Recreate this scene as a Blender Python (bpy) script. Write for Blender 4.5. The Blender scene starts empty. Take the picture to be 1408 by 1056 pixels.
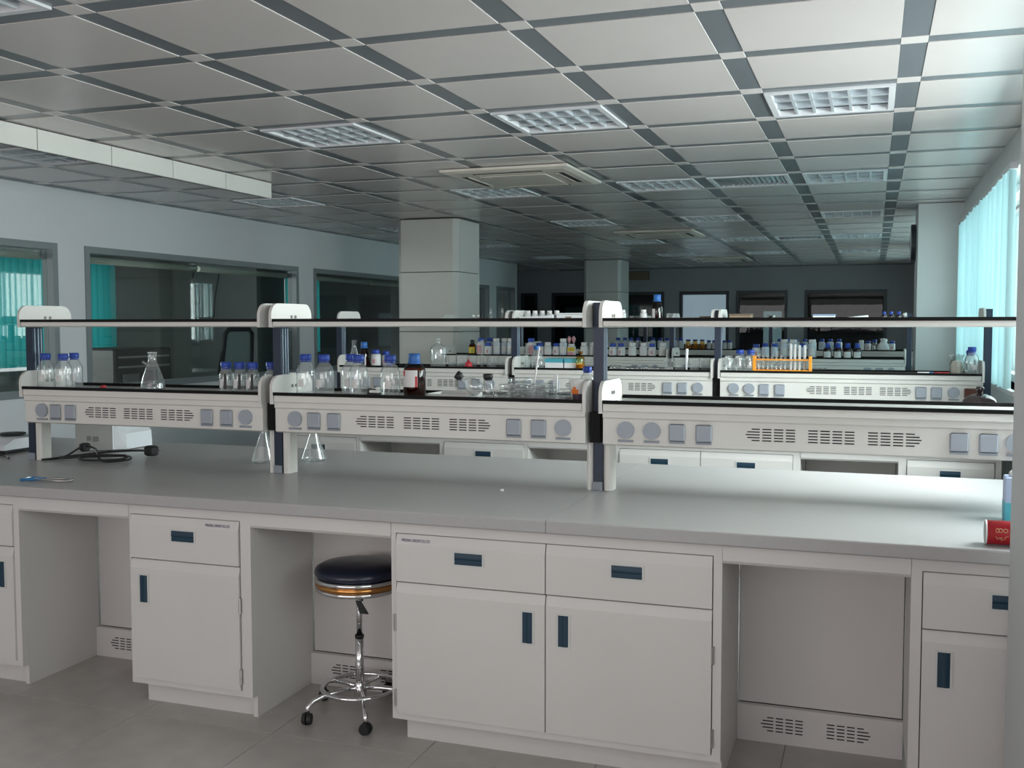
import bpy, math, random
from mathutils import Matrix, Vector
random.seed(7)
S = bpy.context.scene
COL = S.collection
PI = math.pi

# ------------------------------------------------------------------ camera
ZC = 2.614                    # ceiling height
yaw, pitch, roll = 0.33712, 0.05901, -0.0011
cam_d = bpy.data.cameras.new('camera'); cam = bpy.data.objects.new('camera', cam_d); COL.objects.link(cam)
cam_d.sensor_width = 36.0; cam_d.lens = 36.0 * 1415.04 / 1408.0; cam_d.clip_start = 0.05
f0 = Vector((-math.sin(yaw), math.cos(yaw), 0)); r0 = Vector((math.cos(yaw), math.sin(yaw), 0)); u0 = Vector((0, 0, 1))
fw = f0 * math.cos(pitch) - u0 * math.sin(pitch); up = u0 * math.cos(pitch) + f0 * math.sin(pitch)
rt = r0 * math.cos(roll) + up * math.sin(roll); up = up * math.cos(roll) - r0 * math.sin(roll)
cam.matrix_world = Matrix(((rt.x, up.x, -fw.x, 0), (rt.y, up.y, -fw.y, 0), (rt.z, up.z, -fw.z, 1.513), (0, 0, 0, 1)))
S.camera = cam

# ------------------------------------------------------------------ light
W = bpy.data.worlds.new('sky'); S.world = W; W.use_nodes = True
W.node_tree.nodes['Background'].inputs[0].default_value = (1.0, 0.97, 0.98, 1)
W.node_tree.nodes['Background'].inputs[1].default_value = 1.0
def area(name, loc, rot, sx, sy, power, col):
    d = bpy.data.lights.new(name, 'AREA'); d.shape = 'RECTANGLE'; d.size = sx; d.size_y = sy; d.energy = power; d.color = col
    o = bpy.data.objects.new(name, d); COL.objects.link(o); o.location = loc; o.rotation_euler = rot
    return o
# daylight outside the windows: behind the camera, the three on the right wall, the side room blinds; plus added fill lamps
T = 0.42
area('daylight_rear', (-2.6, -3.75, 1.6), (PI / 2 + T, 0, 0), 6.0, 1.5, 105, (1.0, 0.935, 0.935))
area('daylight_right_rear', (1.15, 0.6, 1.65), (0, PI / 2 + T, 0), 1.3, 3.2, 115, (1.0, 0.94, 0.945))
area('daylight_right_open', (1.35, 4.6, 2.05), (0, PI / 2 - 0.45, 0), 1.5, 2.3, 430, (1.0, 0.965, 0.99))
area('daylight_right_blinds', (1.15, 8.1, 1.78), (0, PI / 2, 0), 1.3, 3.7, 125, (1.0, 0.985, 0.97))
area('fill_right_far', (1.15, 13.2, 1.78), (0, PI / 2, 0), 1.3, 3.4, 150, (1.0, 0.985, 0.97))  # added to light the far end, outside an unseen window
area('fill_right_last', (1.15, 17.4, 1.78), (0, PI / 2, 0), 1.3, 2.6, 110, (1.0, 0.985, 0.97))  # second added lamp for the far end, its window unseen too
area('fill_side_room', (-10.75, 5.9, 1.7), (0, -PI / 2, 0), 1.3, 2.6, 300, (1.0, 0.98, 0.95))  # added fill through an unseen opening, brightens the side room
area('daylight_side_room', (-10.75, 10.5, 1.6), (0, -PI / 2, 0), 1.5, 3.4, 15, (0.95, 0.98, 1.0))
area('daylight_side_room_far', (-10.75, 17.5, 1.6), (0, -PI / 2, 0), 1.5, 1.2, 9, (0.95, 0.98, 1.0))
S.view_settings.view_transform = 'Standard'; S.view_settings.look = 'None'
S.view_settings.gamma = 1.0; S.view_settings.use_curve_mapping = False
S.view_settings.exposure = 0.0

# ------------------------------------------------------------------ materials
def mat(name, col, rough=0.5, metal=0.0, spec=0.5, noise=0.0, nscale=8.0, bump=0.0, coat=0.0):
    m = bpy.data.materials.new(name); m.use_nodes = True
    nt = m.node_tree; b = nt.nodes['Principled BSDF']
    b.inputs['Base Color'].default_value = (*col, 1); b.inputs['Roughness'].default_value = rough
    b.inputs['Metallic'].default_value = metal; b.inputs['Specular IOR Level'].default_value = spec
    b.inputs['Coat Weight'].default_value = coat
    if noise or bump:
        tc = nt.nodes.new('ShaderNodeTexCoord'); n = nt.nodes.new('ShaderNodeTexNoise')
        n.inputs['Scale'].default_value = nscale; n.inputs['Detail'].default_value = 4
        nt.links.new(tc.outputs['Object'], n.inputs['Vector'])
        if noise:
            r = nt.nodes.new('ShaderNodeValToRGB')
            r.color_ramp.elements[0].position = 0.3; r.color_ramp.elements[1].position = 0.7
            r.color_ramp.elements[0].color = (*[c * (1 - noise) for c in col], 1)
            r.color_ramp.elements[1].color = (*[min(1, c * (1 + noise)) for c in col], 1)
            nt.links.new(n.outputs['Fac'], r.inputs['Fac']); nt.links.new(r.outputs['Color'], b.inputs['Base Color'])
        if bump:
            bp = nt.nodes.new('ShaderNodeBump'); bp.inputs['Strength'].default_value = bump; bp.inputs['Distance'].default_value = 0.002
            nt.links.new(n.outputs['Fac'], bp.inputs['Height']); nt.links.new(bp.outputs['Normal'], b.inputs['Normal'])
    return m
def glass(name, tint, edge, rough=0.03, refl=1.0, haze=0.0, f0=0.045, p0=0.25):
    m = bpy.data.materials.new(name); m.use_nodes = True; nt = m.node_tree; nt.nodes.clear()
    out = nt.nodes.new('ShaderNodeOutputMaterial'); mix = nt.nodes.new('ShaderNodeMixShader')
    tr = nt.nodes.new('ShaderNodeBsdfTransparent'); gl = nt.nodes.new('ShaderNodeBsdfGlossy'); lf = nt.nodes.new('ShaderNodeLayerWeight'); lf.inputs['Blend'].default_value = 0.5
    pw = nt.nodes.new('ShaderNodeMath'); pw.operation = 'POWER'; pw.inputs[1].default_value = 5.0; nt.links.new(lf.outputs['Facing'], pw.inputs[0])
    fr = nt.nodes.new('ShaderNodeMath'); fr.operation = 'MULTIPLY_ADD'; fr.inputs[1].default_value = 0.95; fr.inputs[2].default_value = f0; nt.links.new(pw.outputs[0], fr.inputs[0])
    gl.inputs['Roughness'].default_value = rough; gl.inputs['Color'].default_value = (refl, refl, refl, 1)
    lw = nt.nodes.new('ShaderNodeLayerWeight'); lw.inputs['Blend'].default_value = 0.35
    cr = nt.nodes.new('ShaderNodeValToRGB'); cr.color_ramp.elements[0].color = (*tint, 1); cr.color_ramp.elements[1].color = (*edge, 1)
    cr.color_ramp.elements[0].position = p0
    nt.links.new(lw.outputs['Facing'], cr.inputs['Fac']); nt.links.new(cr.outputs['Color'], tr.inputs['Color'])
    nt.links.new(fr.outputs[0], mix.inputs['Fac']); nt.links.new(tr.outputs[0], mix.inputs[1]); nt.links.new(gl.outputs[0], mix.inputs[2])
    if haze:
        hz = nt.nodes.new('ShaderNodeMixShader'); hz.inputs[0].default_value = haze; df = nt.nodes.new('ShaderNodeBsdfDiffuse'); df.inputs[0].default_value = (0.80, 0.83, 0.83, 1)  # diffuse white mixed in; on clear glass it stands for inner reflections
        nt.links.new(mix.outputs[0], hz.inputs[1]); nt.links.new(df.outputs[0], hz.inputs[2]); nt.links.new(hz.outputs[0], out.inputs['Surface'])
    else: nt.links.new(mix.outputs[0], out.inputs['Surface'])
    return m
def translucent(name, dcol, tcol, f=0.55):
    m = bpy.data.materials.new(name); m.use_nodes = True; nt = m.node_tree; nt.nodes.clear()
    out = nt.nodes.new('ShaderNodeOutputMaterial'); mix = nt.nodes.new('ShaderNodeMixShader'); mix.inputs[0].default_value = f
    d = nt.nodes.new('ShaderNodeBsdfDiffuse'); d.inputs[0].default_value = (*dcol, 1)
    t = nt.nodes.new('ShaderNodeBsdfTranslucent'); t.inputs[0].default_value = (*tcol, 1)
    nt.links.new(d.outputs[0], mix.inputs[1]); nt.links.new(t.outputs[0], mix.inputs[2]); nt.links.new(mix.outputs[0], out.inputs['Surface'])
    return m
def emis(name, col, s):
    m = bpy.data.materials.new(name); m.use_nodes = True; nt = m.node_tree; nt.nodes.clear()
    out = nt.nodes.new('ShaderNodeOutputMaterial'); e = nt.nodes.new('ShaderNodeEmission')
    e.inputs[0].default_value = (*col, 1); e.inputs[1].default_value = s; nt.links.new(e.outputs[0], out.inputs['Surface'])
    return m
M = dict(
    cab=mat('cabinet_paint', (0.655, 0.63, 0.61), 0.42, noise=0.02, nscale=3), cabin=mat('gap_shade_dark', (0.12, 0.11, 0.10), 0.8),
    top=mat('worktop_laminate', (0.42, 0.41, 0.405), 0.33, noise=0.02, nscale=40), blue=mat('handle_blue', (0.006, 0.036, 0.066), 0.5),
    hframe=mat('handle_frame', (0.62, 0.62, 0.60), 0.4), steel=mat('steel', (0.55, 0.54, 0.52), 0.3, 1.0), chrome=mat('chrome', (0.75, 0.75, 0.76), 0.08, 1.0),
    navy=mat('post_navy', (0.018, 0.029, 0.055), 0.4, 0.2), navyl=mat('post_groove', (0.30, 0.36, 0.45), 0.3, 0.6), white=mat('rack_white', (0.72, 0.70, 0.66), 0.4),
    plate=mat('end_plate_plastic', (0.67, 0.65, 0.62), 0.45), black=mat('edge_black', (0.008, 0.008, 0.008), 0.6, spec=0.15), board=mat('shelf_board', (0.62, 0.62, 0.60), 0.2),
    sock=mat('socket_grey', (0.34, 0.37, 0.42), 0.45), sockd=mat('socket_lip', (0.26, 0.29, 0.33), 0.5), slot=mat('slot_black', (0.01, 0.01, 0.01), 0.8),
    sockb=mat('socket_brown', (0.10, 0.025, 0.015), 0.4), screw=mat('screw', (0.25, 0.24, 0.22), 0.4, 0.8),
    tile=mat('ceiling_tile_paint', (0.64, 0.59, 0.57), 0.24, noise=0.015, nscale=2), strip=mat('ceiling_strip_grey', (0.155, 0.17, 0.185), 0.28), tilew=mat('ceiling_node_paint', (0.68, 0.63, 0.61), 0.28),
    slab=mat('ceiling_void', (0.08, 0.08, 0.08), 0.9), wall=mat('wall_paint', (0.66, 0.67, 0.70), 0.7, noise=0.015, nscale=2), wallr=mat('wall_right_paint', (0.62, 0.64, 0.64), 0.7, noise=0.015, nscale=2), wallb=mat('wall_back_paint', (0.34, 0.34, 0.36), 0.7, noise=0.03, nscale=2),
    colm=mat('column_cladding', (0.56, 0.55, 0.52), 0.35, noise=0.015, nscale=2), floor=mat('floor_tile', (0.43, 0.405, 0.38), 0.22, noise=0.06, nscale=9), grout=mat('floor_joint', (0.24, 0.23, 0.21), 0.8),
    frame=mat('window_frame_grey', (0.20, 0.225, 0.24), 0.4), framed=mat('window_frame_dark', (0.035, 0.045, 0.055), 0.4), cream=mat('blind_tube_cream', (0.58, 0.57, 0.50), 0.5),
    blind=translucent('blind_fabric_teal', (0.44, 0.68, 0.72), (0.66, 0.88, 0.93), 0.6), blindr=translucent('blind_fabric_deep_teal', (0.03, 0.28, 0.29), (0.05, 0.46, 0.46), 0.5),
    pane=glass('window_pane', (0.72, 0.78, 0.77), (0.6, 0.66, 0.66), 0.01), clear=glass('bottle_glass', (0.95, 0.965, 0.965), (0.22, 0.25, 0.26), 0.09, haze=0.11, f0=0.10, p0=0.3),
    paneb=glass('far_window_pane', (0.70, 0.74, 0.74), (0.6, 0.66, 0.66), 0.01, refl=0.25), thin=glass('labware_glass', (0.96, 0.97, 0.97), (0.25, 0.29, 0.30), 0.09, haze=0.09, f0=0.10, p0=0.3), amber=glass('amber_glass', (0.34, 0.11, 0.03), (0.10, 0.03, 0.01), 0.05), amberl=glass('pale_amber_glass', (0.80, 0.62, 0.30), (0.35, 0.22, 0.06), 0.05),
    amberd=mat('brown_liquid', (0.075, 0.022, 0.007), 0.15), water=glass('water', (0.62, 0.68, 0.70), (0.4, 0.46, 0.48), 0.02, f0=0.06), yell=mat('amber_liquid', (0.50, 0.24, 0.04), 0.3),
    cap=mat('cap_blue', (0.012, 0.055, 0.36), 0.4), capl=mat('cap_light_blue', (0.02, 0.13, 0.42), 0.4), capw=mat('cap_white', (0.75, 0.74, 0.72), 0.4), label=mat('paper_label', (0.70, 0.69, 0.68), 0.7), red=mat('label_red', (0.50, 0.03, 0.04), 0.5),
    yellow=mat('label_yellow', (0.70, 0.48, 0.03), 0.6), hdpe=mat('plastic_white', (0.66, 0.66, 0.66), 0.45), hdpeb=mat('plastic_bluish', (0.55, 0.60, 0.66), 0.45), pinkl=mat('label_pink', (0.62, 0.30, 0.33), 0.6), orange=mat('rack_orange', (0.90, 0.33, 0.015), 0.4),
    foam=mat('foam_white', (0.82, 0.83, 0.84), 0.8), card=mat('cardboard', (0.30, 0.21, 0.14), 0.8), cardd=mat('cardboard_dark', (0.17, 0.13, 0.10), 0.8), teal=mat('box_teal', (0.08, 0.42, 0.52), 0.5), bluebox=mat('box_blue', (0.25, 0.36, 0.50), 0.5),
    seat=mat('seat_vinyl', (0.012, 0.016, 0.035), 0.28), gold=mat('gold_band', (0.62, 0.30, 0.10), 0.2, 1.0), rubber=mat('rubber_black', (0.012, 0.012, 0.013), 0.5),
    cable=mat('cable_black', (0.010, 0.010, 0.011), 0.45), device=mat('device_white', (0.70, 0.72, 0.75), 0.4), deviceg=mat('device_grey', (0.30, 0.295, 0.28), 0.5), logo=mat('device_logo', (0.15, 0.15, 0.15), 0.5), alu=mat('louver_aluminium', (0.86, 0.91, 0.95), 0.35, 0.55), tubef=glass('frosted_tube', (0.9, 0.9, 0.9), (0.7, 0.7, 0.7), 0.2, haze=0.6), tray=mat('tray_grey', (0.16, 0.18, 0.20), 0.4, 0.5), dishg=glass('dish_glass', (0.985, 0.99, 0.99), (0.90, 0.92, 0.92), 0.06, haze=0.07), fixture=mat('fixture_white', (0.70, 0.70, 0.72), 0.35),
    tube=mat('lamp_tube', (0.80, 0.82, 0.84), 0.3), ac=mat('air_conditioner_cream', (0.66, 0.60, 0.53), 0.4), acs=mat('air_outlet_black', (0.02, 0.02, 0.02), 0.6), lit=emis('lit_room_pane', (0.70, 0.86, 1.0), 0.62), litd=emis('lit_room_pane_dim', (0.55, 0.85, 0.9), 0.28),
    purple=mat('cup_purple', (0.06, 0.035, 0.06), 0.5), orangef=mat('fruit_print_orange', (0.85, 0.20, 0.02), 0.5), cup=mat('cup_paper', (0.80, 0.80, 0.78), 0.5), redcan=mat('can_red', (0.42, 0.012, 0.02), 0.35), goldp=mat('print_gold', (0.55, 0.36, 0.20), 0.5), lav=mat('carton_lavender', (0.42, 0.50, 0.68), 0.5),
    text=mat('print_navy', (0.03, 0.03, 0.14), 0.5), tongb=mat('grip_blue', (0.03, 0.17, 0.38), 0.4), chairb=mat('chair_black', (0.02, 0.02, 0.022), 0.6), chairm=mat('chair_mesh_grey', (0.46, 0.50, 0.50), 0.7), desk=mat('desk_pale', (0.50, 0.52, 0.55), 0.4), dwall=mat('side_room_wall', (0.34, 0.36, 0.36), 0.8), dark=mat('dark_equipment', (0.03, 0.03, 0.032), 0.5),
    desi=mat('desiccator_brown_glass', (0.03, 0.016, 0.018), 0.08, coat=0.6), bag=glass('plastic_bag', (0.80, 0.80, 0.78), (0.55, 0.55, 0.54), 0.25), tissue=mat('tissue', (0.66, 0.62, 0.56), 0.9), stopper=mat('stopper_black', (0.015, 0.015, 0.016), 0.5), greenl=mat('label_green', (0.40, 0.48, 0.10), 0.6))

# ------------------------------------------------------------------ mesh helpers
class MB:
    def __init__(s): s.v = []; s.f = []
    def add(s, vs, fs):
        n = len(s.v); s.v += [tuple(v) for v in vs]; s.f += [tuple(i + n for i in f) for f in fs]; return s
    def box(s, x0, x1, y0, y1, z0, z1):
        return s.add([(x0, y0, z0), (x1, y0, z0), (x1, y1, z0), (x0, y1, z0), (x0, y0, z1), (x1, y0, z1), (x1, y1, z1), (x0, y1, z1)],
                     [(0, 3, 2, 1), (4, 5, 6, 7), (0, 1, 5, 4), (1, 2, 6, 5), (2, 3, 7, 6), (3, 0, 4, 7)])
    def bbox(s, x0, x1, y0, y1, z0, z1, b=0.004):      # box with chamfered vertical and top edges (octagonal plan, inset top)
        def ring(i, z):
            return [(x0 + b + i, y0 + i, z), (x1 - b - i, y0 + i, z), (x1 - i, y0 + b + i, z), (x1 - i, y1 - b - i, z), (x1 - b - i, y1 - i, z), (x0 + b + i, y1 - i, z), (x0 + i, y1 - b - i, z), (x0 + i, y0 + b + i, z)]
        vs = ring(b, z0) + ring(0, z0 + b) + ring(0, z1 - b) + ring(b, z1); fs = [tuple(range(7, -1, -1)), tuple(range(24, 32))]
        for k in range(3):
            for i in range(8): fs.append((k * 8 + i, k * 8 + (i + 1) % 8, k * 8 + 8 + (i + 1) % 8, k * 8 + 8 + i))
        return s.add(vs, fs)
    def ext(s, prof, a0, a1, axis='x'):                 # polygon profile extruded along an axis; profile (p,q): x->(y,z), y->(x,z), z->(x,y)
        n = len(prof)
        def P(a, p):
            return (a, p[0], p[1]) if axis == 'x' else ((p[0], a, p[1]) if axis == 'y' else (p[0], p[1], a))
        vs = [P(a0, p) for p in prof] + [P(a1, p) for p in prof]
        fs = [tuple(range(n - 1, -1, -1)), tuple(range(n, 2 * n))] + [(i, (i + 1) % n, n + (i + 1) % n, n + i) for i in range(n)]
        return s.add(vs, fs)
    def lathe(s, prof, seg=20, c=(0, 0, 0), closed=False):   # profile (r,z)
        vs = []; fs = []; n = len(prof)
        for r, z in prof:
            for k in range(seg):
                a = 2 * PI * k / seg; vs.append((c[0] + r * math.cos(a), c[1] + r * math.sin(a), c[2] + z))
        for i in range(n - 1):
            for k in range(seg):
                fs.append((i * seg + k, i * seg + (k + 1) % seg, (i + 1) * seg + (k + 1) % seg, (i + 1) * seg + k))
        if prof[0][0] > 1e-4: fs.append(tuple(range(seg - 1, -1, -1)))
        if closed: fs.append(tuple((n - 1) * seg + k for k in range(seg)))
        return s.add(vs, fs)
    def tube(s, pts, r, seg=8, caps=True):
        pts = [Vector(p) for p in pts]; n = len(pts); vs = []; fs = []
        d0 = (pts[1] - pts[0]).normalized(); u = d0.orthogonal().normalized()
        for i in range(n):
            d = (pts[min(i + 1, n - 1)] - pts[max(i - 1, 0)]).normalized()
            u = (u - d * u.dot(d)).normalized(); w = d.cross(u); rr = r[i] if isinstance(r, (list, tuple)) else r
            for k in range(seg):
                a = 2 * PI * k / seg; vs.append(pts[i] + (u * math.cos(a) + w * math.sin(a)) * rr)
        for i in range(n - 1):
            for k in range(seg): fs.append((i * seg + k, i * seg + (k + 1) % seg, (i + 1) * seg + (k + 1) % seg, (i + 1) * seg + k))
        if caps: fs += [tuple(range(seg - 1, -1, -1)), tuple((n - 1) * seg + k for k in range(seg))]
        return s.add(vs, fs)
    def torus(s, c, R, r, seg=28, rs=8):
        pts = [(c[0] + R * math.cos(2 * PI * k / seg), c[1] + R * math.sin(2 * PI * k / seg), c[2]) for k in range(seg)]
        vs = []; fs = []
        for k in range(seg):
            a = 2 * PI * k / seg
            for j in range(rs):
                b = 2 * PI * j / rs; q = R + r * math.cos(b); vs.append((c[0] + q * math.cos(a), c[1] + q * math.sin(a), c[2] + r * math.sin(b)))
        for k in range(seg):
            for j in range(rs): fs.append((k * rs + j, ((k + 1) % seg) * rs + j, ((k + 1) % seg) * rs + (j + 1) % rs, k * rs + (j + 1) % rs))
        return s.add(vs, fs)
    def mesh(s, name, m, smooth=False):
        me = bpy.data.meshes.new(name); me.from_pydata(s.v, [], s.f); me.update()
        me.materials.append(M[m] if isinstance(m, str) else m)
        if smooth:
            for p in me.polygons: p.use_smooth = len(p.vertices) == 4
        return me
def link(name, me, parent=None, loc=(0, 0, 0)):
    o = bpy.data.objects.new(name, me); COL.objects.link(o); o.location = loc
    if parent is not None:
        o.parent = parent
        if parent.get('_w'): o.matrix_parent_inverse = Matrix.Translation(-Vector(parent['_w']))
    return o
def part(name, mb, m, parent=None, smooth=False, label=None, stuff=False):
    o = link(name, mb.mesh(name, m, smooth), parent)
    if label: o['label'] = label
    if stuff: o['kind'] = 'stuff'
    return o
def B(*a): return MB().box(*a)
def thing(name, label, cat, loc, group=None, world=True, rz=0, sc=1):
    o = bpy.data.objects.new(name, None); COL.objects.link(o); o.location = loc; o.rotation_euler = (0, 0, rz); o.scale = (sc, sc, sc)
    o.empty_display_size = 0.05
    o['label'] = label; o['category'] = cat
    if group: o['group'] = group
    if world: o['_w'] = list(loc)
    return o
def struct(name, mb, m, smooth=False):
    o = part(name, mb, m, None, smooth); o['kind'] = 'structure'; return o
def structE(name, loc=(0, 0, 0)):
    o = bpy.data.objects.new(name, None); COL.objects.link(o); o.location = loc; o['kind'] = 'structure'; return o

# ------------------------------------------------------------------ room shell
XL, XR, YB, YN = -6.27, 0.76, 21.0, -3.4
flo = struct('floor', B(-10.6, XR + 0.3, YN - 0.1, YB + 0.1, -0.12, -0.002), 'grout')
ft = 0.6
me_ft = MB().bbox(0.0015, ft - 0.0015, 0.0015, ft - 0.0015, -0.02, 0.0, 0.001).mesh('floor_tile', 'floor')
rest = MB(); n = 0
for jy in range(0, 41):
    for ix in range(0, 12):
        x = -6.27 + ix * ft; y = YN + 0.02 + jy * ft
        if x + ft > XR + 0.25: continue
        if y < 8.5 and n < 290:
            link('floor_tile', me_ft, flo, (x, y, 0)); n += 1
        else: rest.bbox(x + 0.0015, x + ft - 0.0015, y + 0.0015, y + ft - 0.0015, -0.02, 0.0, 0.001)
part('floor_tile_field', rest, 'floor', flo, stuff=True)

# ceiling: painted square tiles, grey strips between them, pale squares where strips cross
cei = struct('ceiling', B(-7.6, XR + 0.3, YN - 0.1, YB + 0.1, 2.74, 2.80), 'slab')
GX, GY = -3.3682, 3.6714
LIGHTS = [(0, -2), (2, -2), (4, -2), (0, 2), (2, 2), (4, 2), (-3, 2), (0, 6), (2, 6), (4, 6), (-3, 6), (0, 10), (2, 10), (4, 10), (-3, 10), (0, 14), (2, 14), (4, 14), (-3, 14), (0, 18), (2, 18), (4, 18), (-3, 18)]
VENTS = [(3, 6), (3, 14)]
me_tile = MB().bbox(-0.299, 0.299, -0.299, 0.299, -0.0028, 0.02, 0.0012).mesh('ceiling_tile', 'tile')
me_tilec = MB().bbox(-0.299, 0.2775, -0.299, 0.299, -0.0028, 0.02, 0.0012).mesh('ceiling_tile_cut', 'tile')
me_sx = B(-0.30, 0.30, -0.05, 0.05, 0.0, 0.02).mesh('ceiling_strip', 'strip')
me_sy = B(-0.05, 0.05, -0.30, 0.30, 0.0, 0.02).mesh('ceiling_strip', 'strip')
me_sxc = B(-0.30, 0.2775, -0.05, 0.05, 0.0, 0.02).mesh('ceiling_strip', 'strip')
me_nd = MB().bbox(-0.05, 0.05, -0.05, 0.05, -0.0018, 0.02, 0.0008).mesh('ceiling_node', 'tilew')
nt_, ns_, nn_ = 0, 0, 0; srest = MB(); trest = MB(); nrest = MB()
def inroom(x0, x1, y1): return x1 > XL and x0 < XR or (y1 > 18.3 and x1 > -7.5 and x0 < XR)
for j in range(-10, 25):
    for i in range(-7, 6):
        x = GX + 0.7 * i; y = GY + 0.7 * j
        if y + 0.7 > YB: continue
        if x < XL - 0.05 and y < 18.0: continue
        cut = (i == 5)
        # tile
        if (i, j) not in LIGHTS and (i, j) not in VENTS:
            if y > 1.2 and nt_ < 290: link('ceiling_tile', me_tilec if cut else me_tile, cei, (x + 0.35, y + 0.35, ZC)); nt_ += 1
            else: trest.bbox(x + 0.051, x + (0.627 if cut else 0.649), y + 0.051, y + 0.649, ZC - 0.0028, ZC + 0.02, 0.0012)
        for kind in (0, 1):
            cx, cy = (x + 0.35, y) if kind == 0 else (x, y + 0.35)
            if 1.2 < y < 15 and ns_ < 298: link('ceiling_strip', (me_sxc if cut else me_sx) if kind == 0 else me_sy, cei, (cx, cy, ZC)); ns_ += 1
            elif kind == 0: srest.box(cx - 0.3, cx + (0.2775 if cut else 0.3), cy - 0.05, cy + 0.05, ZC, ZC + 0.02)
            else: srest.box(cx - 0.05, cx + 0.05, cy - 0.3, cy + 0.3, ZC, ZC + 0.02)
        if 1.2 < y and nn_ < 298: link('ceiling_node', me_nd, cei, (x, y, ZC)); nn_ += 1
        else: nrest.bbox(x - 0.05, x + 0.05, y - 0.05, y + 0.05, ZC - 0.0018, ZC + 0.02, 0.0008)
part('ceiling_strip_field', srest, 'strip', cei, stuff=True)
part('ceiling_tile_field', trest, 'tile', cei, stuff=True)
part('ceiling_node_field', nrest, 'tilew', cei, stuff=True)
# edge trim of the ceiling along the left wall and beyond the last full tiles
part('edge_trim', B(XL, -6.22, YN, 18.2, ZC - 0.004, ZC + 0.05).box(XL, XR, 20.95, YB, ZC, ZC + 0.05), 'strip', cei)

# left wall with interior windows
ZW0, ZW1 = 0.93, 2.165
wins_l = [(4.2, 6.71), (7.02, 10.43), (10.78, 14.2), (14.55, 16.68), (17.06, 18.02)]
mb = MB(); ys = [YN] + [v for w in wins_l for v in w] + [18.18]
for k in range(0, len(ys), 2): mb.box(XL - 0.12, XL, ys[k], ys[k + 1], 0, 2.74)
for a, b in wins_l: mb.box(XL - 0.12, XL, a, b, 0, ZW0).box(XL - 0.12, XL, a, b, ZW1, 2.74)
struct('wall_left', mb, 'wall')
struct('wall_left_return', B(-7.6, XL - 0.12, 18.10, 18.18, 0, 2.74), 'wall')
for k, (a, b) in enumerate(wins_l):
    w = structE('window_%d' % (k + 1), (XL, (a + b) / 2, ZW0)); w['_w'] = [XL, (a + b) / 2, ZW0]
    t = 0.055
    part('window_frame', B(XL - 0.10, XL + 0.012, a, b, ZW1 - t, ZW1).box(XL - 0.10, XL + 0.012, a, b, ZW0, ZW0 + t).box(XL - 0.10, XL + 0.012, a, a + t, ZW0 + t, ZW1 - t).box(XL - 0.10, XL + 0.012, b - t, b, ZW0 + t, ZW1 - t), 'frame', w)
    part('pane', B(XL - 0.055, XL - 0.049, a + t, b - t, ZW0 + t, ZW1 - t), 'pane', w)
    if k < 3:
        segs = [(a + t + 0.02, (a + b) / 2 - 0.02), ((a + b) / 2 + 0.02, b - t - 0.02)]
        for y0, y1 in segs:
            tb = part('blind_tube', MB().tube([(XL - 0.13, y0, 2.06), (XL - 0.13, y1, 2.06)], 0.028, 12), 'cream', w, True)

# right wall with windows
wins_r = [(-1.0, 2.2), (3.45, 5.75), (6.28, 9.95), (11.4, 15.0), (16.0, 18.8)]  # last two unseen, put in to light the far end
ZR0, ZR1 = 1.13, 2.40
mb = MB(); ys = [YN] + [v for w in wins_r for v in w] + [YB]
for k in range(0, len(ys), 2): mb.box(XR, XR + 0.2, ys[k], ys[k + 1], 0, 2.74)
for a, b in wins_r: mb.box(XR, XR + 0.2, a, b, 0, ZR0).box(XR, XR + 0.2, a, b, ZR1, 2.74)
struct('wall_right', mb, 'wallr')
for k, (a, b) in enumerate(wins_r):
    w = structE('window_%d' % (k + 6), (XR, (a + b) / 2, ZR0)); w['_w'] = [XR, (a + b) / 2, ZR0]; t = 0.05; m_ = (a + b) / 2
    part('window_frame', B(XR + 0.10, XR + 0.16, a, b, ZR1 - t, ZR1).box(XR + 0.10, XR + 0.16, a, b, ZR0, ZR0 + t).box(XR + 0.10, XR + 0.16, a, a + t, ZR0 + t, ZR1 - t).box(XR + 0.10, XR + 0.16, b - t, b, ZR0 + t, ZR1 - t).box(XR + 0.10, XR + 0.16, m_ - 0.02, m_ + 0.02, ZR0 + t, ZR1 - t), 'fixture', w)
    part('pane', B(XR + 0.127, XR + 0.133, a + t, b - t, ZR0 + t, ZR1 - t), 'pane', w)
    part('window_sill', B(XR - 0.03, XR + 0.10, a, b, ZR0 - 0.025, ZR0), 'fixture', w)
struct('wall_front', B(-7, XR + 0.3, YN - 0.12, YN, 0, 0.9).box(-7, XR + 0.3, YN - 0.12, YN, 2.5, 2.74).box(-7, -5.6, YN - 0.12, YN, 0.9, 2.5).box(0.35, XR + 0.3, YN - 0.12, YN, 0.9, 2.5).box(-2.7, -2.5, YN - 0.12, YN, 0.9, 2.5), 'wall')

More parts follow.
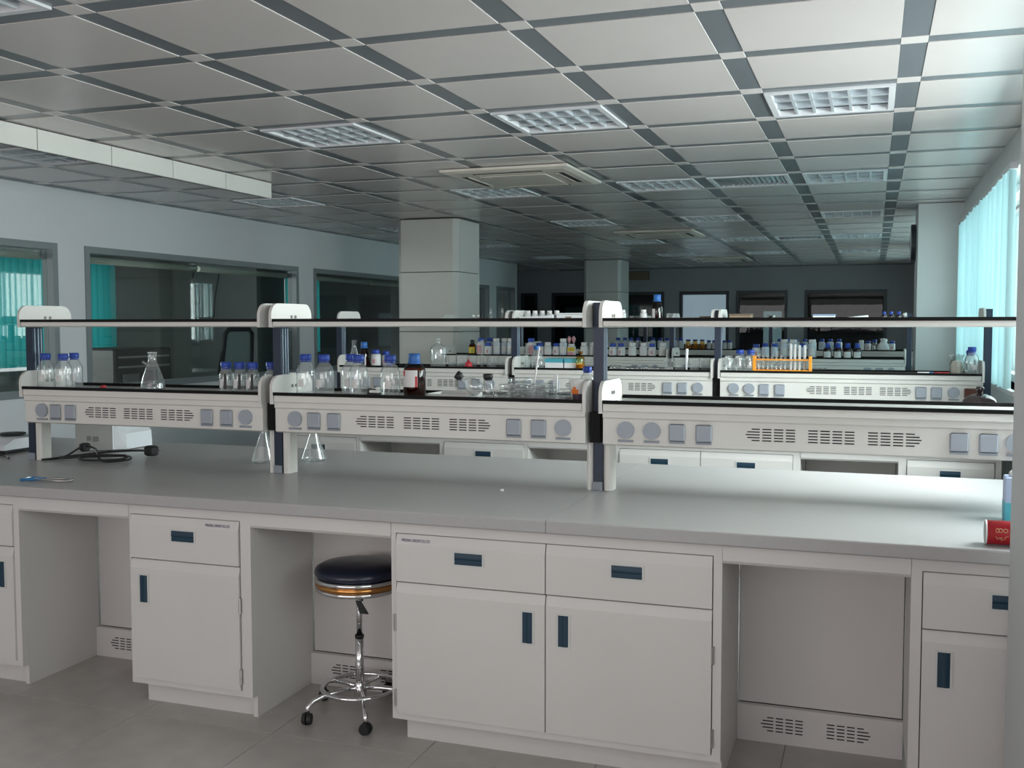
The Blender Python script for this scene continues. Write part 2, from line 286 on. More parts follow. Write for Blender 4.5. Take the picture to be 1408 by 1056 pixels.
# back wall with its windows, and the wall that closes the recess
wb = [(-7.15, -6.78), (-6.46, -5.55), (-5.35, -4.05), (-3.74, -2.74), (-2.60, -1.60), (-1.28, 0.24)]
mb = MB(); xs = [-7.6] + [v for w in wb for v in w] + [XR + 0.3]
for k in range(0, len(xs), 2): mb.box(xs[k], xs[k + 1], YB, YB + 0.12, 0, 2.74)
for a, b in wb: mb.box(a, b, YB, YB + 0.12, 0, 0.95).box(a, b, YB, YB + 0.12, 2.155, 2.74)
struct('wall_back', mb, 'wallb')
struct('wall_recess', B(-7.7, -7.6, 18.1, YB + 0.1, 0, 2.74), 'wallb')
for k, (a, b) in enumerate(wb):
    w = structE('window_%d' % (k + 11), ((a + b) / 2, YB, 0.95)); w['_w'] = [(a + b) / 2, YB, 0.95]; t = 0.06
    part('window_frame', B(a, b, YB - 0.02, YB + 0.1, 2.155 - t, 2.155).box(a, b, YB - 0.02, YB + 0.1, 0.95, 0.95 + t).box(a, a + t, YB - 0.02, YB + 0.1, 0.95 + t, 2.155 - t).box(b - t, b, YB - 0.02, YB + 0.1, 0.95 + t, 2.155 - t), 'framed', w)
    part('pane', B(a + t, b - t, YB + 0.04, YB + 0.046, 0.95 + t, 2.155 - t), 'paneb', w)
struct('wall_far_rooms', B(-7.7, XR + 0.3, YB + 3.0, YB + 3.1, 0, 2.74).box(-7.7, XR + 0.3, YB + 0.12, YB + 3.0, 2.70, 2.74).box(-7.7, XR + 0.3, YB + 0.12, YB + 3.0, -0.1, 0.0).box(-7.7, -7.6, YB + 0.1, YB + 3, 0, 2.7).box(XR + 0.2, XR + 0.3, YB + 0.1, YB + 3, 0, 2.7), 'slab')
def lone(name, mb, m, label, cat, group=None, smooth=False):
    o = part(name, mb, m, None, smooth); o['label'] = label; o['category'] = cat
    if group: o['group'] = group
    return o
lone('glow_panel', B(-3.72, -2.80, YB + 0.30, YB + 0.34, 1.08, 2.09), 'lit', 'glowing panel standing for the lit room behind the far wall window', 'board')  # self-lit sheet in place of the lit room beyond
lone('glow_block', B(-2.12, -1.78, YB + 0.6, YB + 0.9, 0.9, 1.75), 'litd', 'dim glowing block standing for the lit part of the dark far window', 'glow block')  # self-lit block in place of the lit patch seen through the pane
lone('teal_screen', B(-6.3, -5.75, YB + 0.5, YB + 0.53, 0.9, 1.86), 'blind', 'pale teal screen behind the narrow far window beside the second column', 'screen')
lone('blue_screen', B(-5.1, -4.3, YB + 0.5, YB + 0.53, 0.9, 1.90), 'blindr', 'dark teal screen behind the far window next to the glowing panel', 'screen')
# columns clad in panels with dark joints
def column(x0, x1, y0, y1, zs):
    g = 0.004; c = struct('column', B(x0 + 0.012, x1 - 0.012, y0 + 0.058, y1 - 0.012, 0, 2.74), 'slab')
    for z0, z1 in zs:
        ch = 0.05
        part('cladding_panel', MB().ext([(x0, y0 + ch), (x0 + ch, y0), (x1 - ch, y0), (x1, y0 + ch), (x1, y0 + 0.06), (x0, y0 + 0.06)], z0 + g, z1 - g, 'z'), 'colm', c)
        part('cladding_panel', B(x1 - 0.012, x1, y0 + 0.065, y1 - 0.0125, z0 + g, z1 - g), 'colm', c)
        part('cladding_panel', B(x0, x0 + 0.012, y0 + 0.065, y1 - 0.0125, z0 + g, z1 - g), 'colm', c)
        part('cladding_panel', B(x0 + 0.012, x1 - 0.012, y1 - 0.012, y1, z0 + g, z1 - g), 'colm', c)
    return c
column(-4.78, -4.09, 9.95, 10.60, [(0, 0.70), (0.70, 1.425), (1.425, 2.05), (2.05, 2.603)])
column(-4.78, -4.12, 17.40, 18.05, [(0, 0.70), (0.70, 1.425), (1.425, 2.05), (2.05, 2.603)])
struct('column_right', B(0.375, XR, 10.25, 10.95, 0, 2.606), 'wallr')
struct('column_near', B(0.375, XR, 2.50, 3.17, 0, 2.606), 'wallr')
# hanging fascia of butted panels under the left part of the ceiling
fa = thing('ceiling_fascia', 'long white fascia of butted panels hanging under the ceiling near the left wall', 'fascia', (-4.45, 4.6, 2.607))
ys = [1.64, 2.24, 2.84, 3.44, 4.04, 4.64, 5.24, 5.83, 6.43, 7.03]
for a, b in zip(ys[:-1], ys[1:]): part('fascia_panel', B(-4.47, -4.45, a + 0.003, b - 0.003, 2.487, 2.604), 'white', fa)
part('backing_rail', B(-4.50, -4.471, 1.64, 7.02, 2.49, 2.606), 'slab', fa)

# vertical blinds
def blinds(name, label, x, y0, y1, z0, z1, m, pitch=0.118, tilt=0.5):
    t = thing(name, label, 'blind', (x, (y0 + y1) / 2, z0)); n = int((y1 - y0) / pitch)
    part('head_rail', B(x - 0.02, x + 0.02, y0, y1, z1, z1 + 0.035), 'fixture', t)
    for k in range(n):
        y = y0 + (k + 0.5) * pitch; a = tilt + random.uniform(-0.2, 0.2); mb = MB(); pr = []
        for q in range(5):
            u = (q / 4 - 0.5) * 0.127; bow = 0.006 * (1 - (q / 2 - 1) ** 2)
            pr.append((x + u * math.sin(a) + bow * math.cos(a), y + u * math.cos(a) - bow * math.sin(a)))
        vs = [(p[0], p[1], z) for z in (z0, z1) for p in pr]
        mb.add(vs, [(q, q + 1, q + 6, q + 5) for q in range(4)])
        part('slat', mb, m, t, True)
    return t
blinds('vertical_blind', 'translucent teal vertical blind covering the right wall window', 0.715, 6.30, 9.92, 1.142, 2.36, 'blind')
blinds('vertical_blind', 'pale teal vertical blind of the unseen added window beyond the right column', 0.715, 11.42, 14.98, 1.142, 2.36, 'blind')
blinds('vertical_blind', 'pale teal vertical blind of the unseen added last right wall window', 0.715, 16.02, 18.78, 1.142, 2.36, 'blind')
blinds('vertical_blind', 'deep teal vertical blind on the outer wall of the side room', -10.38, 8.78, 12.26, 0.95, 2.36, 'blindr')
blinds('vertical_blind', 'narrow teal vertical blind far along the side room', -10.38, 16.85, 18.12, 0.95, 2.36, 'blindr')

# adjoining room seen through the left windows
struct('wall_side_room', B(-10.55, -10.45, 3.9, 4.5, 0, 2.74).box(-10.55, -10.45, 7.3, 8.8, 0, 2.74).box(-10.55, -10.45, 4.5, 7.3, 0, 0.95).box(-10.55, -10.45, 4.5, 7.3, 2.4, 2.74).box(-10.55, -10.45, 12.2, 16.9, 0, 2.74).box(-10.55, -10.45, 18.05, 22, 0, 2.74).box(-10.55, -10.45, 8.8, 12.2, 0, 0.9).box(-10.55, -10.45, 8.8, 12.2, 2.35, 2.74).box(-10.55, -10.45, 16.9, 18.05, 0, 0.9).box(-10.55, -10.45, 16.9, 18.05, 2.35, 2.74).box(-10.55, -6.39, 3.8, 3.9, 0, 2.74).box(-10.55, -7.7, 22, 22.1, 0, 2.74).box(-10.55, -6.39, 3.8, 22.1, 2.74, 2.80), 'dwall')  # the opening without a blind is unseen, added to let fill light in
struct('partition_side_room', B(-10.45, -8.9, 13.6, 13.7, 0, 2.74), 'dwall')
# desk, equipment, chair and cables there
d = thing('office_desk', 'pale desk behind the wide interior window of the left wall', 'desk', (-7.4, 9.6, 0))
part('desk_top', B(-8.1, -6.95, 8.0, 11.9, 0.80, 0.84), 'desk', d)
for yy in (8.05, 11.8): part('leg_panel', B(-8.05, -7.0, yy, yy + 0.04, 0.0, 0.799), 'desk', d)
e = thing('lab_oven', 'dark boxy instrument on the side room desk beside the teal blind', 'instrument', (-7.5, 8.6, 0.84))
part('housing', MB().bbox(-7.8, -7.2, 8.45, 9.35, 0.841, 1.26, 0.02), 'dark', e)
part('front_grille', MB().box(-7.199, -7.193, 8.5, 9.3, 1.16, 1.18).box(-7.199, -7.193, 8.5, 9.3, 1.06, 1.08), 'deviceg', e)
part('control_panel', MB().bbox(-7.2, -7.18, 8.55, 8.8, 0.90, 1.0, 0.005), 'logo', e)
c = thing('office_chair', 'black office chair with grey mesh back in the side room', 'chair', (-7.0, 9.95, 0))
def lean(z): return -6.85 + (z - 0.84) * 0.10
bk = MB(); y0, y1 = 9.72, 10.30
part('back_mesh', MB().add([(lean(0.95), y0, 0.95), (lean(0.95), y1, 0.95), (lean(1.42), y1 - 0.05, 1.42), (lean(1.42), y0 + 0.05, 1.42), (lean(0.95) - 0.02, y0, 0.95), (lean(0.95) - 0.02, y1, 0.95), (lean(1.42) - 0.02, y1 - 0.05, 1.42), (lean(1.42) - 0.02, y0 + 0.05, 1.42)], [(0, 1, 2, 3), (7, 6, 5, 4), (0, 4, 5, 1), (1, 5, 6, 2), (2, 6, 7, 3), (3, 7, 4, 0)]), 'chairm', c)
part('back_frame', MB().tube([(lean(0.93), y0 - 0.01, 0.93), (lean(1.40), y0 + 0.03, 1.40), (lean(1.45), y0 + 0.10, 1.45), (lean(1.45), y1 - 0.10, 1.45), (lean(1.40), y1 - 0.03, 1.40), (lean(0.93), y1 + 0.01, 0.93), (lean(0.93), y0 - 0.01, 0.93)], 0.03, 8), 'chairb', c, True)
part('seat', MB().bbox(-6.85, -6.42, 9.75, 10.27, 0.43, 0.50, 0.03), 'chairb', c)
part('column', MB().tube([(-6.64, 10.01, 0.07), (-6.64, 10.01, 0.44)], 0.03, 10), 'chairb', c, True)
part('spine', MB().tube([(-6.70, 10.01, 0.45), (-6.85, 10.01, 0.55), (-6.84, 10.01, 0.95)], 0.022, 8), 'chairb', c, True)
for k in range(5):
    a = k * 2 * PI / 5 + 0.3; l = part('leg', MB().tube([(-6.64, 10.01, 0.09), (-6.64 + 0.2 * math.cos(a), 10.01 + 0.2 * math.sin(a), 0.055)], 0.018, 8), 'chairb', c, True)
    part('caster', MB().lathe([(0.0, 0.0), (0.025, 0.004), (0.025, 0.05), (0, 0.054)], 10, (-6.64 + 0.2 * math.cos(a), 10.01 + 0.2 * math.sin(a), 0.0)), 'chairb', l)
part('headrest', MB().bbox(lean(1.45) - 0.02, lean(1.45) + 0.03, y0 + 0.16, y1 - 0.16, 1.44, 1.50, 0.01), 'chairb', c)
for lab, pts in (('thin black cable hanging in a loose curve inside the wide interior window', [(8.60, 2.02), (8.57, 1.93), (8.66, 1.80), (8.67, 1.72), (8.60, 1.62), (8.62, 1.52), (8.75, 1.46)]),
                 ('black cable slanting down beside the curved one inside the wide interior window', [(9.02, 2.02), (8.97, 1.88), (8.93, 1.72), (8.92, 1.60), (8.85, 1.50), (8.75, 1.44)])):
    lone('hanging_cable', MB().tube([(XL - 0.075, a, b) for a, b in pts], 0.006, 6), 'cable', lab, 'cable', 'cables behind the interior window', True)

# wall clock on the right column, grille high on the back wall
c = thing('wall_clock', 'round dark wall clock on the side of the right column', 'clock', (0.372, 10.75, 2.28))
rim = []
def discx(x0, x1, y, z, r, n=24): return MB().ext([(y + r * math.cos(2 * PI * k / n), z + r * math.sin(2 * PI * k / n)) for k in range(n)], x0, x1, 'x')
part('case', discx(0.33, 0.373, 10.78, 2.28, 0.185), 'framed', c); part('dial', discx(0.326, 0.3299, 10.78, 2.28, 0.165), 'device', c)
g = thing('wall_grille', 'brownish air grille high on the dark back wall', 'grille', (-4.6, YB, 2.43))
part('grille_frame', B(-4.9, -4.36, YB - 0.03, YB - 0.001, 2.40, 2.58), 'cardd', g)
for k in range(5): part('grille_slat', B(-4.87, -4.39, YB - 0.04, YB - 0.0305, 2.415 + k * 0.032, 2.432 + k * 0.032), 'card', g)

# ------------------------------------------------------------------ ceiling fittings
def light_meshes():
    P = []
    fr = MB().box(-0.298, 0.298, -0.298, -0.268, -0.010, 0.02).box(-0.298, 0.298, 0.268, 0.298, -0.010, 0.02).box(-0.298, -0.268, -0.268, 0.268, -0.010, 0.02).box(0.268, 0.298, -0.268, 0.268, -0.010, 0.02)
    P.append(('frame', fr.mesh('light_frame', 'fixture')))
    tr = MB().add([(-0.268, -0.268, 0.02), (0.268, -0.268, 0.02), (0.268, 0.268, 0.02), (-0.268, 0.268, 0.02), (-0.25, -0.25, 0.10), (0.25, -0.25, 0.10), (0.25, 0.25, 0.10), (-0.25, 0.25, 0.10)], [(0, 1, 5, 4), (1, 2, 6, 5), (2, 3, 7, 6), (3, 0, 4, 7), (4, 5, 6, 7)])
    P.append(('reflector_tray', tr.mesh('light_tray', 'tray')))
    for k in range(1, 3):
        y = -0.268 + k * 0.536 / 3; P.append(('long_louver', MB().ext([(y - 0.012, -0.006), (y + 0.012, -0.006), (y + 0.002, 0.05), (y - 0.002, 0.05)], -0.268, 0.268, 'x').mesh('long_louver', 'alu')))
    for k in range(1, 6):
        x = -0.268 + k * 0.536 / 6; P.append(('cross_louver', MB().ext([(x - 0.007, -0.006), (x + 0.007, -0.006), (x + 0.0015, 0.045), (x - 0.0015, 0.045)], -0.268, 0.268, 'y').mesh('cross_louver', 'alu')))
    for k in range(3):
        y = -0.268 + (k + 0.5) * 0.536 / 3; P.append(('tube', MB().tube([(-0.25, y, 0.07), (0.25, y, 0.07)], 0.013, 8).mesh('lamp_tube', 'tube', True)))
    return P
LP = light_meshes()
for i, j in LIGHTS:
    row = {-3: 'left wall', 0: 'second', 2: 'third', 4: 'right window'}[i]
    pl = {-2: 'before the front bench', 2: 'over the front bench', 6: 'over the second bench', 10: 'over the third bench', 14: 'between the two columns', 18: 'near the back wall'}[j]
    t = thing('ceiling_light', 'louvred ceiling light %s, in the row %s' % (pl, {-3: 'along the left wall', 0: 'left of the air conditioners', 2: 'right of the air conditioners', 4: 'along the right windows'}[i]), 'ceiling light', (GX + 0.7 * i + 0.35, GY + 0.7 * j + 0.35, ZC), 'louvred ceiling lights', world=False)
    for n_, me in LP: link(n_, me, t)
for i, j in VENTS:
    t = thing('ceiling_diffuser', 'slatted metal air diffuser in the ceiling %s' % ('between two louvred lights over the second aisle' if j == 6 else 'far back between the columns'), 'air vent', (GX + 0.7 * i + 0.35, GY + 0.7 * j + 0.35, ZC), 'ceiling diffusers', world=False)
    link('frame', LP[0][1], t); part('backing', B(-0.268, 0.268, -0.268, 0.268, 0.03, 0.035), 'slab', t)
    for k in range(14):
        x = -0.25 + k * 0.0385; part('slat', MB().ext([(x - 0.014, 0.0), (x - 0.011, -0.002), (x + 0.014, 0.022), (x + 0.011, 0.024)], -0.268, 0.268, 'y'), 'strip', t)
for q, (cx, cy, lab) in enumerate(((-2.475, 7.32, 'cream square cassette air conditioner above the second bench'), (-2.475, 12.55, 'cream square cassette air conditioner beyond the first column'), (-2.475, 17.9, 'square cassette air conditioner near the back wall'))):
    t = thing('cassette_air_conditioner', lab, 'air conditioner', (cx, cy, ZC - 0.03), 'cassette air conditioners', world=False); h = 0.475
    t.location.z = 0; z0, z1 = ZC - 0.036, ZC - 0.0075
    part('panel', MB().ext([(-h, -h), (h, -h), (h, h), (-h, h)], z0 + 0.012, z1, 'z').add([(-h, -h, z0 + 0.012), (h, -h, z0 + 0.012), (h, h, z0 + 0.012), (-h, h, z0 + 0.012), (-h + 0.04, -h + 0.04, z0), (h - 0.04, -h + 0.04, z0), (h - 0.04, h - 0.04, z0), (-h + 0.04, h - 0.04, z0)], [(1, 0, 4, 5), (2, 1, 5, 6), (3, 2, 6, 7), (0, 3, 7, 4), (7, 6, 5, 4)]), 'ac', t)
    part('intake_grille', MB().bbox(-0.25, 0.25, -0.25, 0.25, z0 - 0.006, z0 - 0.0005, 0.002), 'ac', t)
    for a in range(4):
        o = part('air_outlet', B(-0.26, 0.26, -0.385, -0.335, z0 - 0.001, z0 + 0.006), 'acs', t); o.rotation_euler = (0, 0, a * PI / 2)
        o2 = part('flap', B(-0.25, 0.25, -0.345, -0.33, z0 - 0.004, z0 - 0.0012), 'ac', o)

# ------------------------------------------------------------------ cabinets
def front_profile(y, z0, z1, ch=0.035):
    return [(y + 0.019, z0), (y, z0), (y, z1 - ch), (y + 0.010, z1 - 0.002), (y + 0.012, z1), (y + 0.019, z1)]
def handle(par, x, y, z, w, h):
    fr = part('handle_frame', MB().box(x - w / 2, x + w / 2, y - 0.003, y - 0.0002, z + h / 2 - 0.005, z + h / 2).box(x - w / 2, x + w / 2, y - 0.003, y - 0.0002, z - h / 2, z - h / 2 + 0.005).box(x - w / 2, x - w / 2 + 0.007, y - 0.003, y - 0.0002, z - h / 2 + 0.005, z + h / 2 - 0.005).box(x + w / 2 - 0.007, x + w / 2, y - 0.003, y - 0.0002, z - h / 2 + 0.005, z + h / 2 - 0.005), 'hframe', par)
    mb = MB(); a, b = x - w / 2 + 0.007, x + w / 2 - 0.007; c_, d_ = z - h / 2 + 0.005, z + h / 2 - 0.005
    if w > h: mb.ext([(y - 0.0003, c_), (y - 0.0012, c_ + 0.002), (y - 0.0012, z - 0.004), (y - 0.0035, z + 0.001), (y - 0.0035, z + 0.006), (y - 0.0008, d_), (y - 0.0003, d_)], a, b, 'x')
    else: mb.ext([(a, y - 0.0003), (a, y - 0.0012), (x - 0.004, y - 0.0012), (x + 0.001, y - 0.0035), (x + 0.006, y - 0.0035), (b, y - 0.0008), (b, y - 0.0003)], c_, d_, 'z')
    part('handle_grip', mb, 'blue', par, label='dark blue recessed pull handle')
def text_mesh(body, size, m):
    cu = bpy.data.curves.new('t', 'FONT'); cu.body = body; cu.size = size; cu.extrude = 0.0002; cu.align_x = 'LEFT'
    o = bpy.data.objects.new('t', cu); COL.objects.link(o); dg = bpy.context.evaluated_depsgraph_get()
    me = bpy.data.meshes.new_from_object(o.evaluated_get(dg)); bpy.data.objects.remove(o); me.materials.clear(); me.materials.append(M[m]); return me
TXT = text_mesh('WELDALL GROUP CO.,LTD', 0.0125, 'text')
def cabinet(x0, x1, yf, label, cells, hinges, sl=0.012, sr=0.012, depth=0.46, text=None, ztop=0.804):
    # cells: list of (xa, xb, handle side); yf = plane of the door fronts
    t = thing('lab_cabinet', label, 'cabinet', ((x0 + x1) / 2, yf + depth / 2, 0))
    y = yf + 0.008; yb = yf + depth
    mb = MB().box(x0, x1 - 0.02, y + 0.032, yb, 0.10, ztop)
    mb.box(x0, x0 + sl, y, y + 0.032, 0.0 if False else 0.085, ztop).box(x1 - sr, x1, y, y + 0.032, 0.085, ztop).box(x0 + sl, x1 - sr, y, y + 0.032, 0.765, ztop).box(x0 + sl, x1 - sr, y, y + 0.032, 0.085, 0.108)
    part('carcass', mb, 'cab', t)
    part('toe_kick', B(x0 + 0.035, x1 - 0.02, yf + 0.058, yb, 0.0, 0.0845), 'cab', t)
    part('side_panel', B(x1 - 0.0195, x1, y + 0.0325, yb, 0.0, ztop), 'cab', t)
    part('gap_shade', B(x0 + sl + 0.001, x1 - sr - 0.001, y + 0.024, y + 0.0318, 0.109, 0.764), 'cabin', t)  # dark board: shade of the door gaps put into its colour
    for q, (xa, xb, hs) in enumerate(cells):
        d = part('drawer', MB().ext(front_profile(yf, 0.592, 0.762), xa, xb, 'x'), 'cab', t)
        handle(d, (xa + xb) / 2, yf, 0.690, 0.118, 0.052)
        if text is not None and q == 0:
            o = link('printed_name', TXT, d); o.rotation_euler = (PI / 2 - 0.28, 0, 0); o.location = (text, yf + 0.0015, 0.737); o['label'] = 'small navy printed maker name'; o.scale = (0.72, 1.15, 1)
        r = part('door', MB().ext(front_profile(yf, 0.110, 0.586), xa, xb, 'x'), 'cab', t)
        hx = xa + 0.062 if hs == 'l' else xb - 0.062
        handle(r, hx, yf, 0.470, 0.050, 0.118)
        hh = xb + 0.004 if hs == 'l' else xa - 0.004
        if hinges:
            for zz in (0.44, 0.165):
                part('hinge', MB().tube([(hh, yf + 0.001, zz - 0.03), (hh, yf + 0.001, zz + 0.03)], 0.0055, 8).box(hh - 0.006, hh + 0.006, yf + 0.003, yf + 0.0075, zz - 0.028, zz + 0.028), 'steel', r)
    return t
def slots(mb, xc, zc, y, kind, cw=0.033, gap=0.009, rows=5, cols=4, pitch=0.0105, h=0.0042):
    w = cols * cw + (cols - 1) * gap
    for r in range(rows):
        z = zc + ((rows - 1) / 2 - r) * pitch
        for c_ in range(cols):
            a = xc - w / 2 + c_ * (cw + gap); b = a + cw
            k = {0: 0, 1: 0.016, 2: 0.022, 3: 0.016, 4: 0}[r]
            if kind == 'l' and c_ == 0: a -= k - 0.004
            if kind == 'r' and c_ == cols - 1: b += k - 0.004
            mb.box(a, b, y - 0.0006, y - 0.0001, z - h / 2, z + h / 2)
def knee(x0, x1, yf, label, yb, vents=True, ztop=0.804):
    t = thing('knee_space_panel', label, 'panel', ((x0 + x1) / 2, yb, 0))
    part('apron_rail', MB().ext([(yf + 0.012, 0.742), (yf + 0.004, 0.752), (yf + 0.004, ztop), (yf + 0.03, ztop), (yf + 0.03, 0.742)], x0 + 0.001, x1 - 0.001, 'x'), 'cab', t)
    part('back_panel', B(x0 + 0.004, x1 - 0.004, yb - 0.004, yb + 0.012, 0.135, ztop), 'cab', t)
    part('backing', B(x0 + 0.0005, x1 - 0.0005, yb + 0.0125, yb + 0.02, 0.0, ztop), 'cabin', t)  # added dark board, stops light leaking around the back panel
    k = part('vent_board', B(x0 + 0.001, x1 - 0.001, yb - 0.03, yb - 0.006, 0.0, 0.132), 'cab', t)
    if vents:
        mb = MB(); xc = (x0 + x1) / 2; slots(mb, xc - 0.115, 0.068, yb - 0.03, 'l', 0.026, 0.008, pitch=0.012); slots(mb, xc + 0.095, 0.068, yb - 0.03, 'r', 0.026, 0.008, pitch=0.012)
        part('vent_slots', mb, 'slot', k, stuff=True)
def worktop(x0, x1, y0, y1, label, group=None):
    prof = [(y0 + 0.004, 0.805), (y0, 0.81), (y0, 0.843), (y0 + 0.002, 0.848), (y0 + 0.007, 0.85), (y1 - 0.007, 0.85), (y1 - 0.002, 0.848), (y1, 0.843), (y1, 0.81), (y1 - 0.004, 0.805)]
    t = thing('worktop', label, 'worktop', ((x0 + x1) / 2, (y0 + y1) / 2, 0.805), group)
    part('top_slab', MB().ext(prof, x0, x1, 'x'), 'top', t)
# front bench
YF = 3.297; KB = 3.765
worktop(-4.9, -1.0285, 3.27, 4.77, 'grey laminate worktop carrying the black cable and the scissors-like tongs')
worktop(-1.0265, 0.68, 3.27, 4.77, 'grey laminate worktop of the front bench beside the near pillar, under the red can')
cabinet(-3.90, -3.322, YF, 'beige metal lab cabinet left of the left knee space of the front bench', [(-3.888, -3.352, 'r')], True, sl=0.010, sr=0.028)
cabinet(-2.765, -2.207, YF, 'beige single door lab cabinet between two knee spaces, left of the stool', [(-2.756, -2.257, 'l')], True, sl=0.007, sr=0.045, text=-2.405)
cabinet(-1.618, -0.443, YF, 'wide beige lab cabinet with two drawers and two doors, right of the stool', [(-1.597, -1.0385, 'r'), (-1.0345, -0.474, 'l')], True, sl=0.018, sr=0.028, text=-1.575)
cabinet(0.123, 0.67, YF, 'beige lab cabinet at the right end of the front bench behind the near pillar', [(0.157, 0.640, 'l')], True, sl=0.031, sr=0.028)
cabinet(-4.88, -4.46, YF, 'beige lab cabinet at the far left end of the front bench', [(-4.868, -4.472, 'l')], True)
knee(-3.322, -2.765, YF, 'knee space panel of the front bench left of the single door cabinet', KB)
knee(-2.207, -1.618, YF, 'knee space panel of the front bench behind the stool', KB)
knee(-0.443, 0.123, YF, 'knee space panel of the front bench right of the wide cabinet', KB)
knee(-4.46, -3.90, YF, 'knee space panel at the far left of the front bench', KB)
# second bench
YF2 = 6.0
worktop(-3.80, 0.68, 5.97, 7.47, 'grey laminate worktop of the second bench')
cabinet(-3.76, -3.16, YF2, 'beige lab cabinet at the left end of the second bench', [(-3.745, -3.195, 'r')], False, sr=0.03)
cabinet(-2.595, -2.00, YF2, 'beige single drawer lab cabinet between knee spaces of the second bench', [(-2.562, -2.03, 'l')], False, sl=0.03, sr=0.028)
cabinet(-1.45, -0.375, YF2, 'wide beige lab cabinet with paired drawers in the second bench', [(-1.42, -0.940, 'r'), (-0.936, -0.418, 'l')], False, sl=0.028, sr=0.04)
cabinet(0.145, 0.66, YF2, 'beige lab cabinet of the second bench beside the right window wall', [(0.19, 0.625, 'l')], False, sl=0.042, sr=0.03)
knee(-3.16, -2.595, YF2, 'knee space panel near the left end of the second bench', YF2 + 0.47)
knee(-2.00, -1.45, YF2, 'knee space panel of the second bench left of its wide cabinet', YF2 + 0.47)
knee(-0.375, 0.145, YF2, 'knee space panel of the second bench right of its wide cabinet', YF2 + 0.47)
# third and fourth benches
for yc, x0, x1, nm in ((9.42, -4.02, 0.33, 'third'), (12.12, -3.95, 0.66, 'fourth')):
    worktop(x0, x1, yc - 0.75, yc + 0.75, 'grey laminate worktop of the %s bench' % nm)
    n = 4; w = (x1 - x0 - 0.04) / n
    for k in range(n):
        a = x0 + 0.02 + k * w; cabinet(a, a + w, yc - 0.72, 'beige lab cabinet under the %s bench, %s from the window wall' % (nm, ['fourth', 'third', 'second', 'first'][k]), [(a + 0.014, a + w / 2 - 0.002, 'r'), (a + w / 2 + 0.002, a + w - 0.014, 'l')], False)

